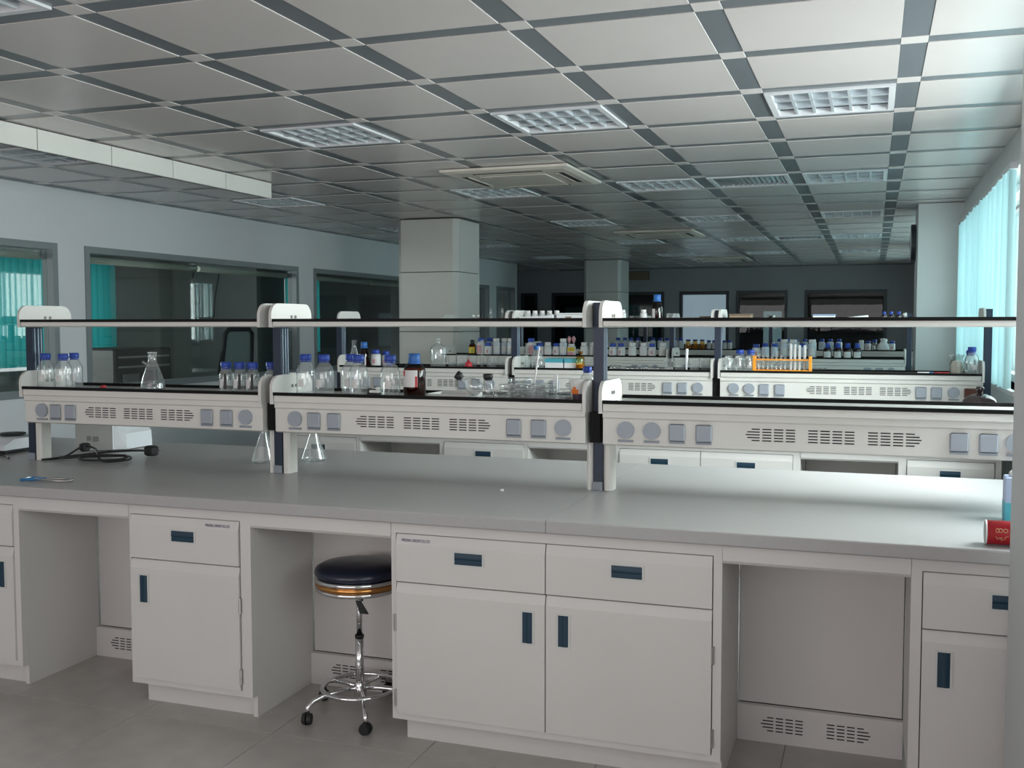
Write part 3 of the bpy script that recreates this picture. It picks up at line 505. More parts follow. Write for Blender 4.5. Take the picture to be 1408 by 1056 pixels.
# ------------------------------------------------------------------ reagent racks
def plate_prof(y0, y1, z0, z1, r):
    p = [(y0, z0), (y0, z1 - r)]
    for k in range(1, 7):
        a = PI - k / 6 * PI / 2; p.append((y0 + r + r * math.cos(a), z1 - r + r * math.sin(a)))
    for k in range(0, 7):
        a = PI / 2 - k / 6 * PI / 2; p.append((y1 - r + r * math.cos(a), z1 - r + r * math.sin(a)))
    p += [(y1, z0)]
    return p
def rack(yc, label, mods, posts, detail=True, tmpl=None):
    y0, y1 = yc - 0.175, yc + 0.175
    t = thing('reagent_rack', label, 'shelf rack', ((mods[0][0] + mods[-1][1]) / 2, yc, 0.85))
    for px in posts:
        ya, yb_ = yc - 0.085, yc - 0.018
        p = part('post', B(px - 0.020, px + 0.020, ya, yb_, 0.852, 1.594), 'navy', t, label='dark navy aluminium post')
        part('post_groove', B(px + 0.0202, px + 0.022, ya + 0.012, ya + 0.017, 0.86, 1.49).box(px + 0.0202, px + 0.022, ya + 0.034, ya + 0.040, 0.86, 1.49).box(px + 0.0202, px + 0.022, ya + 0.052, ya + 0.058, 0.86, 1.49), 'navyl', p)
        part('foot_block', B(px - 0.0195, px + 0.0195, ya - 0.007, ya - 0.0005, 0.851, 0.885), 'sockd', p)
        for s in ((1,) if px == posts[0] else (-1, 1)):
            a, b = (px - 0.046, px - 0.021) if s < 0 else (px + 0.0225, px + 0.058)
            c1 = 0.009
            part('leg_cover', MB().ext([(a + c1, ya - 0.006), (b - c1, ya - 0.006), (b, ya + 0.004), (b, yb_ - 0.004), (b - c1, yb_ + 0.006), (a + c1, yb_ + 0.006), (a, yb_ - 0.004), (a, ya + 0.004)], 0.851, 1.043, 'z'), 'white', p, label='cream leg cover')
        if px not in (posts[0], posts[-1]): part('gap_cover', B(px - 0.0195, px + 0.0195, yc - 0.135, ya - 0.0005, 1.046, 1.165), 'black', p, label='black cover between two socket panels')
    for mi, (x0, x1) in enumerate(mods):
        # lower shelf: board, lip, black edge trims, socket panel with sockets and vents
        s = part('lower_shelf', B(x0, x1, y0 + 0.004, y1 - 0.004, 1.172, 1.202), 'board', t)
        part('edge_lip', MB().ext([(y0 + 0.004, 1.172), (y0, 1.176), (y0, 1.202), (y0 + 0.0035, 1.202)], x0, x1, 'x').ext([(y1 - 0.004, 1.172), (y1, 1.176), (y1, 1.202), (y1 - 0.0035, 1.202)], x0, x1, 'x'), 'white', s)
        part('edge_trim', B(x0 - 0.003, x1 + 0.003, y0 - 0.004, y0 + 0.008, 1.2022, 1.216), 'black', s, label='black rubber edge trim')
        part('edge_trim', B(x0 - 0.003, x1 + 0.003, y1 - 0.008, y1 + 0.004, 1.2022, 1.216), 'black', s, label='black rubber edge trim')
        yp = y0 + 0.016
        pn = part('socket_panel', MB().ext([(yp, 1.046), (yp, 1.144), (yp - 0.007, 1.150), (yp - 0.007, 1.1715), (y1 - 0.010, 1.1715), (y1 - 0.010, 1.15), (y1 - 0.016, 1.144), (y1 - 0.016, 1.046), (y1 - 0.03, 1.040), (yp + 0.014, 1.040)], x0 - 0.004, x1 + 0.010, 'x'), 'white', t)
        if detail:
            wide = x1 - x0 > 1.5
            sk = [('c', x0 + (0.10 if wide else 0.10)), ('c' if wide else 's', x0 + 0.195), ('s', x0 + 0.29)] + ([('s', x0 + 0.39)] if wide else []) + [('s', x1 - 0.29), ('s', x1 - 0.195), ('c', x1 - 0.10)]
            if tmpl and mi in tmpl: sk = tmpl[mi]
            for kd, sx in sk:
                z = 1.099
                if kd == 'b':
                    o = part('socket', MB().bbox(sx - 0.035, sx + 0.035, yp - 0.016, yp - 0.0005, z - 0.03, z + 0.03, 0.004), 'sockb', pn, label='dark brown power socket'); continue
                if kd == 's':
                    o = part('socket', MB().bbox(sx - 0.031, sx + 0.031, yp - 0.012, yp - 0.0005, z - 0.033, z + 0.033, 0.005), 'sock', pn, label='square grey-blue power socket')
                    part('socket_lip', B(sx - 0.029, sx + 0.029, yp - 0.010, yp - 0.0005, z - 0.041, z - 0.0335), 'sockd', pn)
                else:
                    n = 20; ring = [(sx + 0.033 * math.cos(2 * PI * k / n), z + 0.004 + 0.033 * math.sin(2 * PI * k / n)) for k in range(n)]
                    part('socket', MB().ext(ring, yp - 0.012, yp - 0.0005, 'y'), 'sock', pn, label='round grey-blue power socket')
                    part('socket_lip', B(sx - 0.029, sx + 0.029, yp - 0.009, yp - 0.0005, z - 0.042, z - 0.034), 'sockd', pn)
            xc = (x0 + x1) / 2 + (0.07 if wide else 0.0); mb = MB()
            if not tmpl or mi in (0, 1, 2):
                slots(mb, xc - 0.205, 1.101, yp, 'l'); slots(mb, xc, 1.101, yp, 'm'); slots(mb, xc + 0.205, 1.101, yp, 'r')
                part('vent_slots', mb, 'slot', pn, stuff=True)
        # upper shelf
        u = part('upper_shelf', MB().ext([(y0, 1.502), (y0, 1.520), (y1, 1.520), (y1, 1.502), (y1 - 0.01, 1.498), (y0 + 0.01, 1.498)], x0, x1, 'x'), 'white', t)
        part('edge_trim', B(x0 - 0.003, x1 + 0.003, y0 - 0.004, y0 + 0.008, 1.5202, 1.533), 'black', u, label='black rubber edge trim')
        part('edge_trim', B(x0 - 0.003, x1 + 0.003, y1 - 0.008, y1 + 0.004, 1.5202, 1.533), 'black', u, label='black rubber edge trim')
        # end plates
        for side in (0, 1):
            for lv, (za, zb) in enumerate(((1.165, 1.288), (1.4965, 1.600))):
                a, b = (x0 - 0.0165, x0 - 0.0035) if side == 0 else (x1 + 0.0035, x1 + 0.0165)
                e = part('end_plate', MB().ext(plate_prof(y0 - 0.008, y1 - 0.022, za, zb, 0.055), a, b, 'x'), 'plate', t, label='cream rounded end plate')
                if side == 0 and detail:
                    zz = zb - 0.052 if lv == 0 else zb - 0.058
                    for yy in (yc - 0.02, yc + 0.012): part('screw', discx(b, b + 0.004, yy, zz, 0.0075, 10), 'screw', e)
    return t
R1 = [(-3.815, -2.515), (-2.437, -1.061), (-0.976, 0.565)]
rack(4.02, 'cream reagent rack with power sockets on the front bench, holding blue capped bottles', R1, [-3.858, -2.476, -1.0185, 0.607],
     tmpl={0: [('c', -3.716), ('s', -3.636), ('s', -3.549), ('s', -2.791), ('s', -2.689), ('c', -2.590)], 1: [('c', -2.342), ('s', -2.250), ('s', -2.154), ('s', -1.345), ('s', -1.242), ('c', -1.140)], 2: [('c', -0.890), ('c', -0.789), ('s', -0.692), ('s', -0.591), ('s', 0.288), ('s', 0.381), ('c', 0.467)]})
rack(6.72, 'cream reagent rack on the second bench holding the orange test tube rack', [(-3.60, -2.345), (-2.275, -0.968), (-0.902, 0.600)], [-3.655, -2.31, -0.935, 0.640],
     tmpl={0: [('c', -3.49), ('s', -3.40), ('s', -3.31), ('s', -2.66), ('s', -2.555), ('c', -2.455)], 1: [('c', -2.19), ('s', -2.10), ('s', -1.995), ('s', -1.24), ('s', -1.145), ('c', -1.045)], 2: [('c', -0.82), ('c', -0.725), ('s', -0.635), ('s', -0.54), ('s', 0.275), ('s', 0.36), ('c', 0.455), ('b', 0.545)]})
rack(9.42, 'cream reagent rack on the third bench crowded with white chemical bottles', [(-3.95, -3.235), (-3.165, -1.765), (-1.695, 0.25)], [-3.20, -1.73, 0.29], True)
rack(12.12, 'cream reagent rack on the fourth bench with rows of dim bottles', [(-3.9, -2.585), (-2.515, -1.135), (-1.065, 0.44)], [-2.55, -1.10, 0.48], False)

# ------------------------------------------------------------------ glassware and bottles (one mesh set per kind)
KINDS = {}
def kind(k, parts):    # parts: (name, mesh, [(sub name, mesh)...])
    KINDS[k] = parts
def put(k, name, label, cat, x, y, z, group=None, rz=0.0, sc=1.0):
    t = thing(name, label, cat, (x, y, z), group, world=False, rz=rz, sc=sc)
    for n_, me, subs in KINDS[k]:
        o = link(n_, me, t)
        for sn, sm in subs: link(sn, sm, o)
    return t
def L(name, prof, m, seg=20, closed=False): return MB().lathe(prof, seg, closed=closed).mesh(name, m, True)
def bottle_prof(r, hs, hn, rn):
    return [(r * 0.90, 0.0), (r, 0.006), (r, hs), (r * 0.93, hs + (hn - hs) * 0.22), (r * 0.72, hs + (hn - hs) * 0.55), (rn, hn - 0.012), (rn, hn)]
def arc_label(r, z0, z1, a0, a1, m, seg=10):
    vs = [(r * math.cos(a0 + (a1 - a0) * k / seg), r * math.sin(a0 + (a1 - a0) * k / seg), z) for z in (z0, z1) for k in range(seg + 1)]
    return MB().add(vs, [(k, k + 1, seg + 2 + k, seg + 1 + k) for k in range(seg)]).mesh('label', m, True)
def cap_mesh(rn, z0, z1, m): return L('cap', [(rn + 0.003, z0), (rn + 0.0045, z0 + 0.003), (rn + 0.0045, z1 - 0.003), (rn + 0.002, z1), (0, z1)], m, 18)
fr = -PI / 2
for k, r, hs, hn, rn, ct, bm, cm in (('b500', 0.042, 0.100, 0.152, 0.0205, 0.176, 'clear', 'cap'), ('b250', 0.031, 0.082, 0.116, 0.0205, 0.138, 'clear', 'cap'), ('b500l', 0.042, 0.100, 0.152, 0.0205, 0.176, 'clear', 'capl')):
    subs = [('print', arc_label(r + 0.0006, 0.035, 0.068, fr + 0.1, fr + 0.75, 'label'))] if k != 'b250' else [('print', arc_label(r + 0.0006, 0.022, 0.062, fr - 0.35, fr + 0.35, 'label')), ('print', arc_label(r + 0.0007, 0.016, 0.085, fr + 0.5, fr + 0.85, 'stopper')), ('print', arc_label(r + 0.0007, 0.026, 0.080, fr - 0.95, fr - 0.6, 'stopper'))]
    kind(k, [('body', L('body', bottle_prof(r, hs, hn, rn), bm), subs), ('pour_ring', L('ring', [(rn + 0.001, hn - 0.010), (rn + 0.004, hn - 0.008), (rn + 0.001, hn - 0.005)], cm, 18), []), ('cap', cap_mesh(rn, hn - 0.003, ct, cm), [])])
def amber_kind(k, r, hs, hn, rn, ct, cm, labs, fill=None):
    ps = [('body', L('body', bottle_prof(r, hs, hn, rn), 'amber'), labs)]
    ps.append(('contents', L('contents', [(r * 0.86, 0.004), (r * 0.95, 0.01), (r * 0.95, fill or hs * 0.9), (0, fill or hs * 0.9)], 'amberd', 16), []))
    ps += [('cap', cap_mesh(rn, hn - 0.012, ct, cm), [('skirt', L('skirt', [(rn + 0.005, hn - 0.018), (rn + 0.009, hn - 0.016), (rn + 0.006, hn - 0.010)], cm, 18))])]
    kind(k, ps)
amber_kind('amber_big', 0.047, 0.112, 0.158, 0.020, 0.184, 'capl', [('label', arc_label(0.0478, 0.045, 0.115, fr - 1.35, fr + 0.28, 'label')), ('label', arc_label(0.0479, 0.045, 0.090, fr + 0.05, fr + 0.26, 'red')), ('label', arc_label(0.0480, 0.092, 0.113, fr - 1.3, fr - 0.95, 'red'))])
amber_kind('amber_up', 0.036, 0.085, 0.150, 0.019, 0.178, 'capl', [('label', arc_label(0.0368, 0.01, 0.085, fr - 0.9, fr - 0.2, 'label')), ('label', arc_label(0.0368, 0.01, 0.07, fr + 0.55, fr + 0.8, 'label'))])
amber_kind('amber_sm', 0.036, 0.075, 0.110, 0.017, 0.135, 'cap', [('label', arc_label(0.0368, 0.006, 0.062, fr - 0.9, fr + 0.9, 'label'))])
amber_kind('amber_yl', 0.037, 0.085, 0.125, 0.016, 0.150, 'stopper', [('label', arc_label(0.0378, 0.02, 0.08, fr - 0.9, fr + 0.9, 'yellow')), ('label', arc_label(0.0379, 0.028, 0.055, fr - 0.3, fr + 0.5, 'greenl'))])
def hd(k, r, hs, hn, rn, ct, bm, cm, lab): kind(k, [('body', L('body', [(r * 0.93, 0), (r, 0.005), (r, hs), (r * 0.9, hs + 0.008), (rn, hn - 0.008), (rn, hn)], bm), lab), ('cap', cap_mesh(rn, hn - 0.004, ct, cm), [])])
hd('hd_w', 0.036, 0.088, 0.102, 0.024, 0.130, 'hdpe', 'capw', [('label', arc_label(0.0366, 0.012, 0.075, fr - 0.9, fr + 0.9, 'label'))])
hd('hd_b', 0.036, 0.082, 0.096, 0.024, 0.122, 'hdpe', 'cap', [('label', arc_label(0.0366, 0.012, 0.07, fr - 0.9, fr + 0.6, 'label')), ('label', arc_label(0.0367, 0.025, 0.055, fr - 0.2, fr + 0.3, 'pinkl'))])
hd('hd_tall', 0.036, 0.118, 0.138, 0.026, 0.165, 'hdpeb', 'capw', [('label', arc_label(0.0366, 0.03, 0.09, fr - 0.9, fr + 0.9, 'label'))])
hd('hd_navy', 0.038, 0.115, 0.135, 0.026, 0.168, 'hdpe', 'cap', [('label', arc_label(0.0386, 0.02, 0.10, fr - 0.9, fr + 0.9, 'pinkl'))])
hd('hd_yl', 0.040, 0.085, 0.100, 0.026, 0.115, 'hdpe', 'capw', [('label', arc_label(0.0406, 0.045, 0.082, fr - 1.1, fr + 1.1, 'yellow')), ('label', arc_label(0.0406, 0.008, 0.040, fr - 1.1, fr + 1.1, 'pinkl'))])
hd('dim', 0.034, 0.088, 0.105, 0.020, 0.130, 'hdpeb', 'cap', [])
hd('dimw', 0.026, 0.075, 0.090, 0.017, 0.110, 'hdpe', 'cap', [])
# flasks, beakers
ERL = lambda r, h, rn: [(r * 0.88, 0), (r, 0.006), (r * 0.98, 0.014), (rn, h * 0.72), (rn, h - 0.006), (rn + 0.004, h - 0.002), (rn + 0.004, h)]
kind('erl', [('body', L('erlenmeyer', ERL(0.066, 0.205, 0.018), 'thin', 24), [])])
kind('erl_s', [('body', L('erlenmeyer', ERL(0.036, 0.14, 0.013), 'thin', 20), [])])
kind('filt', [('body', L('filter_flask', [(0.046, 0), (0.056, 0.005), (0.0555, 0.014), (0.05, 0.05), (0.022, 0.130), (0.0185, 0.140), (0.0185, 0.168), (0.0215, 0.176), (0.021, 0.179)], 'thin', 24), []),
              ('side_arm', MB().tube([(-0.024, 0, 0.118), (-0.040, 0, 0.126), (-0.055, 0, 0.131)], [0.006, 0.0055, 0.0065], 8).mesh('arm', 'thin', True), []),
              ('water', L('water', [(0.044, 0.003), (0.053, 0.008), (0.0525, 0.014), (0.047, 0.05), (0.031, 0.095), (0, 0.095)], 'water', 24), [])])
kind('beaker', [('body', L('beaker', [(0.026, 0), (0.030, 0.004), (0.030, 0.078), (0.033, 0.082)], 'thin'), [])])
kind('beaker_w', [('body', L('beaker', [(0.036, 0), (0.041, 0.005), (0.041, 0.088), (0.044, 0.092)], 'thin'), [])])
kind('aspir', [('body', L('glass_bottle', [(0.044, 0), (0.050, 0.006), (0.050, 0.115), (0.046, 0.130), (0.030, 0.140), (0.017, 0.145), (0.015, 0.160), (0.019, 0.176), (0.023, 0.182)], 'clear', 24), []), ('stopper', L('stopper', [(0.010, 0.150), (0.014, 0.180), (0.014, 0.186), (0, 0.187)], 'clear', 16), [])])
kind('cyl', [('body', L('cylinder', [(0.014, 0.010), (0.014, 0.190), (0.016, 0.194)], 'thin', 16), []), ('foot', L('foot', [(0.028, 0), (0.028, 0.006), (0.014, 0.010), (0, 0.010)], 'thin', 16), [])])
kind('paleamb', [('body', L('pale_bottle', [(0.027, 0), (0.031, 0.005), (0.031, 0.075), (0.024, 0.092), (0.014, 0.098), (0.013, 0.112), (0.017, 0.116)], 'amberl'), []), ('contents', L('contents', [(0.025, 0.003), (0.029, 0.006), (0.029, 0.035), (0, 0.035)], 'yell', 16), []), ('stopper', L('stopper', [(0.012, 0.108), (0.018, 0.118), (0.018, 0.126), (0, 0.127)], 'amberl', 14), [])])
kind('petri', [('dish', L('dish', [(0.048, 0), (0.050, 0.002), (0.050, 0.016)], 'dishg', 24), []), ('lid', L('lid', [(0.0525, 0.006), (0.0525, 0.0185), (0.050, 0.020), (0, 0.020)], 'dishg', 24), [])])
kind('glassjar', [('body', L('jar', [(0.026, 0), (0.029, 0.004), (0.029, 0.062), (0.021, 0.075), (0.021, 0.090), (0.024, 0.093)], 'thin'), [])])
kind('vial', [('body', L('vial', [(0.017, 0), (0.019, 0.003), (0.019, 0.050), (0.012, 0.060), (0.012, 0.068)], 'clear', 14), []), ('cap', cap_mesh(0.012, 0.062, 0.082, 'capw'), [])])
kind('amjar', [('body', L('jar', [(0.03, 0), (0.034, 0.004), (0.034, 0.075), (0.025, 0.09), (0.025, 0.105)], 'amberl'), []), ('contents', L('contents', [(0.028, 0.003), (0.031, 0.005), (0.031, 0.06), (0, 0.06)], 'yell', 14), []), ('lid', cap_mesh(0.024, 0.10, 0.118, 'cap'), [])])

ORD = ['first', 'second', 'third', 'fourth', 'fifth', 'sixth', 'seventh', 'eighth', 'ninth', 'tenth']
SZ = 1.2025       # lower shelf surface
G1 = 'bottles on the front bench rack'
# front bench, left bay: three bottles in front of the end plate
for x, y, s in ((-3.775, 3.95, 'against the rounded end plate'), (-3.705, 4.06, 'in the middle of the trio'), (-3.655, 3.935, 'on the right of the trio')):
    put('b500', 'reagent_bottle', 'clear blue capped bottle %s, left end of the front rack' % s, 'bottle', x, y, SZ, G1, random.uniform(-0.4, 0.4), 0.95)
put('filt', 'filter_flask', 'conical side arm flask with water alone on the front rack', 'flask', -3.155, 3.955, SZ)
lone('red_cap', MB().lathe([(0.013, 0), (0.014, 0.002), (0.014, 0.009), (0.011, 0.011), (0, 0.011)], 16, (-3.53, 4.06, SZ)), 'red', 'tiny red plastic cap lying on the front rack shelf', 'disc', smooth=True)  # loose red cap lid
for x, s in ((-2.750, 'first from the side arm flask'), (-2.678, 'second from the side arm flask'), (-2.612, 'third from the side arm flask'), (-2.545, 'fourth from the side arm flask')):
    put('b250', 'reagent_bottle', 'small printed blue capped bottle, %s' % s, 'bottle', x, 3.95 + (0.05 if 'fourth' in s else 0), SZ, 'small printed bottles', random.uniform(-0.3, 0.3))
for x, y, s in ((-2.347, 3.96, 'first from the middle end plate'), (-2.250, 3.95, 'second from the middle end plate'), (-2.172, 4.05, 'third from the middle end plate'), (-2.083, 3.95, 'fourth from the middle end plate'), (-1.933, 3.95, 'standing next to the amber bottle')):
    put('b500', 'reagent_bottle', 'clear empty blue capped laboratory bottle, %s' % s, 'bottle', x, y, SZ, G1, random.uniform(-0.5, 0.3))
put('amber_big', 'amber_bottle', 'large amber bottle with white and red label on the front rack', 'bottle', -1.815, 3.94, SZ, rz=0.42)
t = thing('stamp_pad', 'small black and white block between two clear bottles', 'block', (-2.008, 3.95, SZ))
part('base', MB().bbox(-2.035, -1.982, 3.93, 3.97, SZ, SZ + 0.014, 0.002), 'stopper', t); part('upper', MB().bbox(-2.026, -1.985, 3.935, 3.965, SZ + 0.0142, SZ + 0.026, 0.002), 'capw', t); part('knob', MB().bbox(-1.998, -1.986, 3.94, 3.96, SZ + 0.0262, SZ + 0.040, 0.002), 'capw', t); part('hinge', MB().bbox(-2.034, -2.027, 3.935, 3.965, SZ + 0.0142, SZ + 0.034, 0.001), 'stopper', t)
# papers, drying flasks, dishes
t = thing('dish_tray', 'flat grey tray lying beside the amber bottle', 'tray', (-1.66, 4.04, SZ))
part('tray_floor', B(-1.765, -1.585, 3.97, 4.12, SZ, SZ + 0.004), 'board', t); part('rim', B(-1.765, -1.585, 4.12, 4.124, SZ, SZ + 0.018).box(-1.765, -1.585, 3.966, 3.97, SZ, SZ + 0.014).box(-1.769, -1.765, 3.966, 4.124, SZ, SZ + 0.016).box(-1.585, -1.581, 3.966, 4.124, SZ, SZ + 0.016), 'board', t)
def lying_flask(x, y, ang, s, label):
    t = thing('stoppered_flask', label, 'flask', (x, y, SZ + 0.012), 'stoppered flasks on the front rack', world=False, rz=ang, sc=s)
    pr = [(0.018, -0.04), (0.034, -0.028), (0.037, 0.0), (0.034, 0.02), (0.014, 0.05), (0.013, 0.072), (0.016, 0.076)]
    for nm, p, m in (('body', pr, 'thin'), ('stopper', [(0.013, 0.066), (0.020, 0.080), (0.020, 0.098), (0, 0.099)], 'stopper')):
        mb = MB().lathe(p, 20); mb.v = [(v[2] * 0.8, v[1], 0.0375 + v[0] + v[2] * 0.55) if False else (-v[2] * 0.82 + v[0] * 0.57, v[1], 0.040 + v[2] * 0.57 + v[0] * 0.82) for v in mb.v]
        part(nm, mb, m, t, True)
lying_flask(-1.565, 3.98, 0.15, 0.9, 'tilted glass flask with black stopper next to the grey tray')
put('glassjar', 'glass_jar', 'squat glass jar with a black rubber stopper beside the tilted flask', 'jar', -1.500, 3.98, SZ, sc=0.8)
lone('rubber_stopper', MB().lathe([(0.016, 0), (0.021, 0.012), (0.021, 0.024), (0.018, 0.026), (0, 0.026)], 18, (-1.500, 3.98, SZ + 0.0755)), 'stopper', 'black rubber stopper closing the squat glass jar', 'stopper', smooth=True)
put('vial', 'glass_vial', 'short clear vial beside the squat glass jar', 'vial', -1.452, 3.945, SZ, sc=0.6)
for x, y, n, q in ((-1.390, 3.96, 3, 'next to the squat jar'), (-1.395, 4.075, 4, 'behind the one by the squat jar'), (-1.28, 3.95, 3, 'in front of the white strip'), (-1.283, 4.065, 3, 'against the white strip'), (-1.17, 4.06, 2, 'by the paper cup')):
    for k in range(n):
        put('petri', 'petri_dish', 'petri dish %s of the stack %s' % (['at the bottom', 'second from the bottom', 'third from the bottom', 'fourth from the bottom'][k], q), 'petri dish', x, y, SZ + k * 0.0205, 'stacked petri dishes on the front rack', k * 0.3)
put('petri', 'petri_dish', 'single low petri dish beside the printed paper cup', 'petri dish', -1.173, 3.935, SZ)
lone('white_tag', MB().bbox(-1.27, -1.252, 4.152, 4.158, 1.217, 1.297, 0.002), 'foam', 'upright white strip behind the stacked petri dishes', 'strip')
t = thing('paper_cup', 'paper cup with orange fruit print on the front rack', 'cup', (-1.105, 3.955, SZ), world=False)
part('wall', MB().lathe([(0.026, 0), (0.028, 0.002), (0.0365, 0.086)], 24), 'cup', t, True); part('rim', MB().torus((0, 0, 0.087), 0.0368, 0.0022, 24, 6), 'cup', t, True)
def cone_patch(z0, z1, a0, a1, off=0.0007, seg=8):
    rr = lambda z: 0.028 + (z - 0.002) / 0.084 * 0.0085 + off
    return MB().add([(rr(z) * math.cos(a0 + (a1 - a0) * k / seg), rr(z) * math.sin(a0 + (a1 - a0) * k / seg), z) for z in (z0, z1) for k in range(seg + 1)], [(k, k + 1, seg + 2 + k, seg + 1 + k) for k in range(seg)])
part('print', cone_patch(0.006, 0.030, fr - 0.6, fr + 1.0), 'purple', t, True); part('print', cone_patch(0.030, 0.048, fr - 0.75, fr + 0.25), 'orangef', t, True); part('print', cone_patch(0.048, 0.058, fr - 0.45, fr - 0.05), 'orangef', t, True)
put('b500', 'reagent_bottle', 'clear blue capped bottle half hidden behind the navy post by the paper cup', 'bottle', -1.105, 4.09, SZ, sc=0.75)

# things on the front worktop
TZ = 0.8505
put('erl', 'conical_flask', 'empty conical flask on the worktop left of the middle rack post', 'flask', -2.735, 4.22, TZ, sc=0.93)
put('erl', 'conical_flask', 'empty conical flask on the worktop right of the middle rack post', 'flask', -2.545, 4.36, TZ, sc=0.93)
t = thing('bench_instrument', 'white bench instrument with grey side panel behind the black cable', 'instrument', (-3.72, 4.45, TZ))
a = Vector((-3.885, 4.255)); ex = Vector((0.145, 0.105)); ey = Vector((-0.02, 0.27))
def quad(p, z0, z1): return MB().add([(v.x, v.y, z) for z in (z0, z1) for v in p], [(3, 2, 1, 0), (4, 5, 6, 7), (0, 1, 5, 4), (1, 2, 6, 5), (2, 3, 7, 6), (3, 0, 4, 7)])
part('housing', quad([a, a + ex, a + ex + ey, a + ey], TZ + 0.004, TZ + 0.165), 'device', t)
nrm = Vector((ex.y, -ex.x)).normalized()
part('side_panel', quad([a + nrm * 0.004, a + ex + nrm * 0.004, a + ex + nrm * 0.0005, a + nrm * 0.0005], TZ + 0.004, TZ + 0.165), 'deviceg', t, label='grey side panel with dark mark')
sp = t.children[-1]
c0 = a + ex * 0.30 + nrm * 0.005
part('mark', quad([c0, c0 + ex * 0.12, c0 + ex * 0.12 - nrm * 0.0008, c0 - nrm * 0.0008], TZ + 0.055, TZ + 0.08), 'logo', sp); c0 = a + ex * 0.46 + nrm * 0.005
part('mark', quad([c0, c0 + ex * 0.16, c0 + ex * 0.16 - nrm * 0.0008, c0 - nrm * 0.0008], TZ + 0.05, TZ + 0.077), 'logo', sp)
nose = a + ex
part('nose', MB().add([(nose.x + 0.0005, nose.y + 0.27, TZ + 0.004), (nose.x + 0.05, nose.y + 0.25, TZ + 0.004), (nose.x + 0.05, nose.y + 0.05, TZ + 0.004), (nose.x + 0.0005, nose.y + 0.01, TZ + 0.004), (nose.x - 0.0195, nose.y + 0.27, TZ + 0.14), (nose.x + 0.045, nose.y + 0.25, TZ + 0.085), (nose.x + 0.045, nose.y + 0.05, TZ + 0.085), (nose.x + 0.0005, nose.y + 0.01, TZ + 0.14)], [(0, 3, 2, 1), (4, 5, 6, 7), (0, 1, 5, 4), (1, 2, 6, 5), (2, 3, 7, 6), (3, 0, 4, 7)]), 'device', t)
for dx, dy in ((0.02, 0.03), (0.13, 0.10), (0.0, 0.25), (0.12, 0.35)): part('foot', MB().lathe([(0.012, 0), (0.012, 0.0038), (0, 0.0038)], 10, (a.x + dx, a.y + dy, TZ)), 'rubber', t)
# balance at the left edge
t = thing('laboratory_balance', 'low white laboratory balance with black pan beside the left rack post', 'balance', (-4.28, 4.17, TZ))
part('body', MB().ext([(4.03, 0.872), (4.33, 0.872), (4.33, 0.925), (4.10, 0.925), (4.03, 0.895)], -4.44, -4.13, 'x'), 'device', t)
part('base', B(-4.435, -4.125, 4.035, 4.325, 0.862, 0.8715), 'stopper', t)
part('pan', MB().lathe([(0.06, 0.93), (0.068, 0.934), (0.068, 0.940), (0, 0.940)], 24, (-4.27, 4.22, 0)), 'stopper', t, True); part('pan_stem', MB().tube([(-4.27, 4.22, 0.9255), (-4.27, 4.22, 0.9295)], 0.012, 10), 'steel', t)
for dx, dy in ((-4.42, 4.05), (-4.15, 4.05), (-4.42, 4.31), (-4.15, 4.31)): part('foot', MB().lathe([(0.011, 0), (0.013, 0.0113), (0, 0.0113)], 10, (dx, dy, TZ)), 'rubber', t)
# black power cable coiled on the worktop, with plug
def spline(P, n=8):
    P = [Vector(p) for p in P]; out = []
    for i in range(len(P) - 1):
        p0, p1, p2, p3 = P[max(i - 1, 0)], P[i], P[i + 1], P[min(i + 2, len(P) - 1)]
        for k in range(n):
            u = k / n; out.append(0.5 * ((2 * p1) + (-p0 + p2) * u + (2 * p0 - 5 * p1 + 4 * p2 - p3) * u * u + (-p0 + 3 * p1 - 3 * p2 + p3) * u ** 3))
    return out + [P[-1]]
t = thing('power_cable', 'black power cable coiled in a heap in front of the white instrument', 'cable', (-3.6, 4.1, TZ))
zc = TZ + 0.0075
pts = [(-3.775, 3.91, zc), (-3.755, 4.03, zc), (-3.755, 4.16, zc + 0.035), (-3.66, 4.14, zc + 0.03), (-3.53, 4.02, zc), (-3.42, 3.96, zc), (-3.36, 4.03, zc + 0.004), (-3.45, 4.10, zc + 0.008), (-3.60, 3.98, zc + 0.010), (-3.50, 3.90, zc + 0.010), (-3.36, 3.95, zc + 0.014), (-3.40, 4.06, zc + 0.016), (-3.56, 4.02, zc + 0.018), (-3.64, 3.93, zc + 0.012), (-3.74, 3.99, zc + 0.004), (-3.74, 4.07, zc), (-3.62, 4.16, zc + 0.012), (-3.50, 4.20, zc + 0.02), (-3.415, 4.22, zc + 0.022)]
part('cord', MB().tube(spline(pts), 0.0052, 8), 'cable', t, True)
part('plug', MB().bbox(-3.415, -3.355, 4.195, 4.245, TZ + 0.005, TZ + 0.055, 0.008), 'rubber', t)
for dy in (-0.012, 0.012): part('pin', MB().tube([(-3.354, 4.22 + dy, TZ + 0.03), (-3.336, 4.22 + dy, TZ + 0.03)], 0.0025, 6), 'steel', t)
part('connector', MB().bbox(-3.775, -3.735, 4.15, 4.20, TZ + 0.018, TZ + 0.060, 0.008), 'rubber', t)
lone('thin_cable', MB().tube(spline([(-4.75, 3.82, zc), (-4.45, 3.85, zc), (-4.22, 3.955, zc + 0.004), (-4.06, 3.965, zc), (-3.97, 3.90, zc)]), 0.005, 8), 'cable', 'thin black lead crossing the worktop under the balance', 'cable', smooth=True)
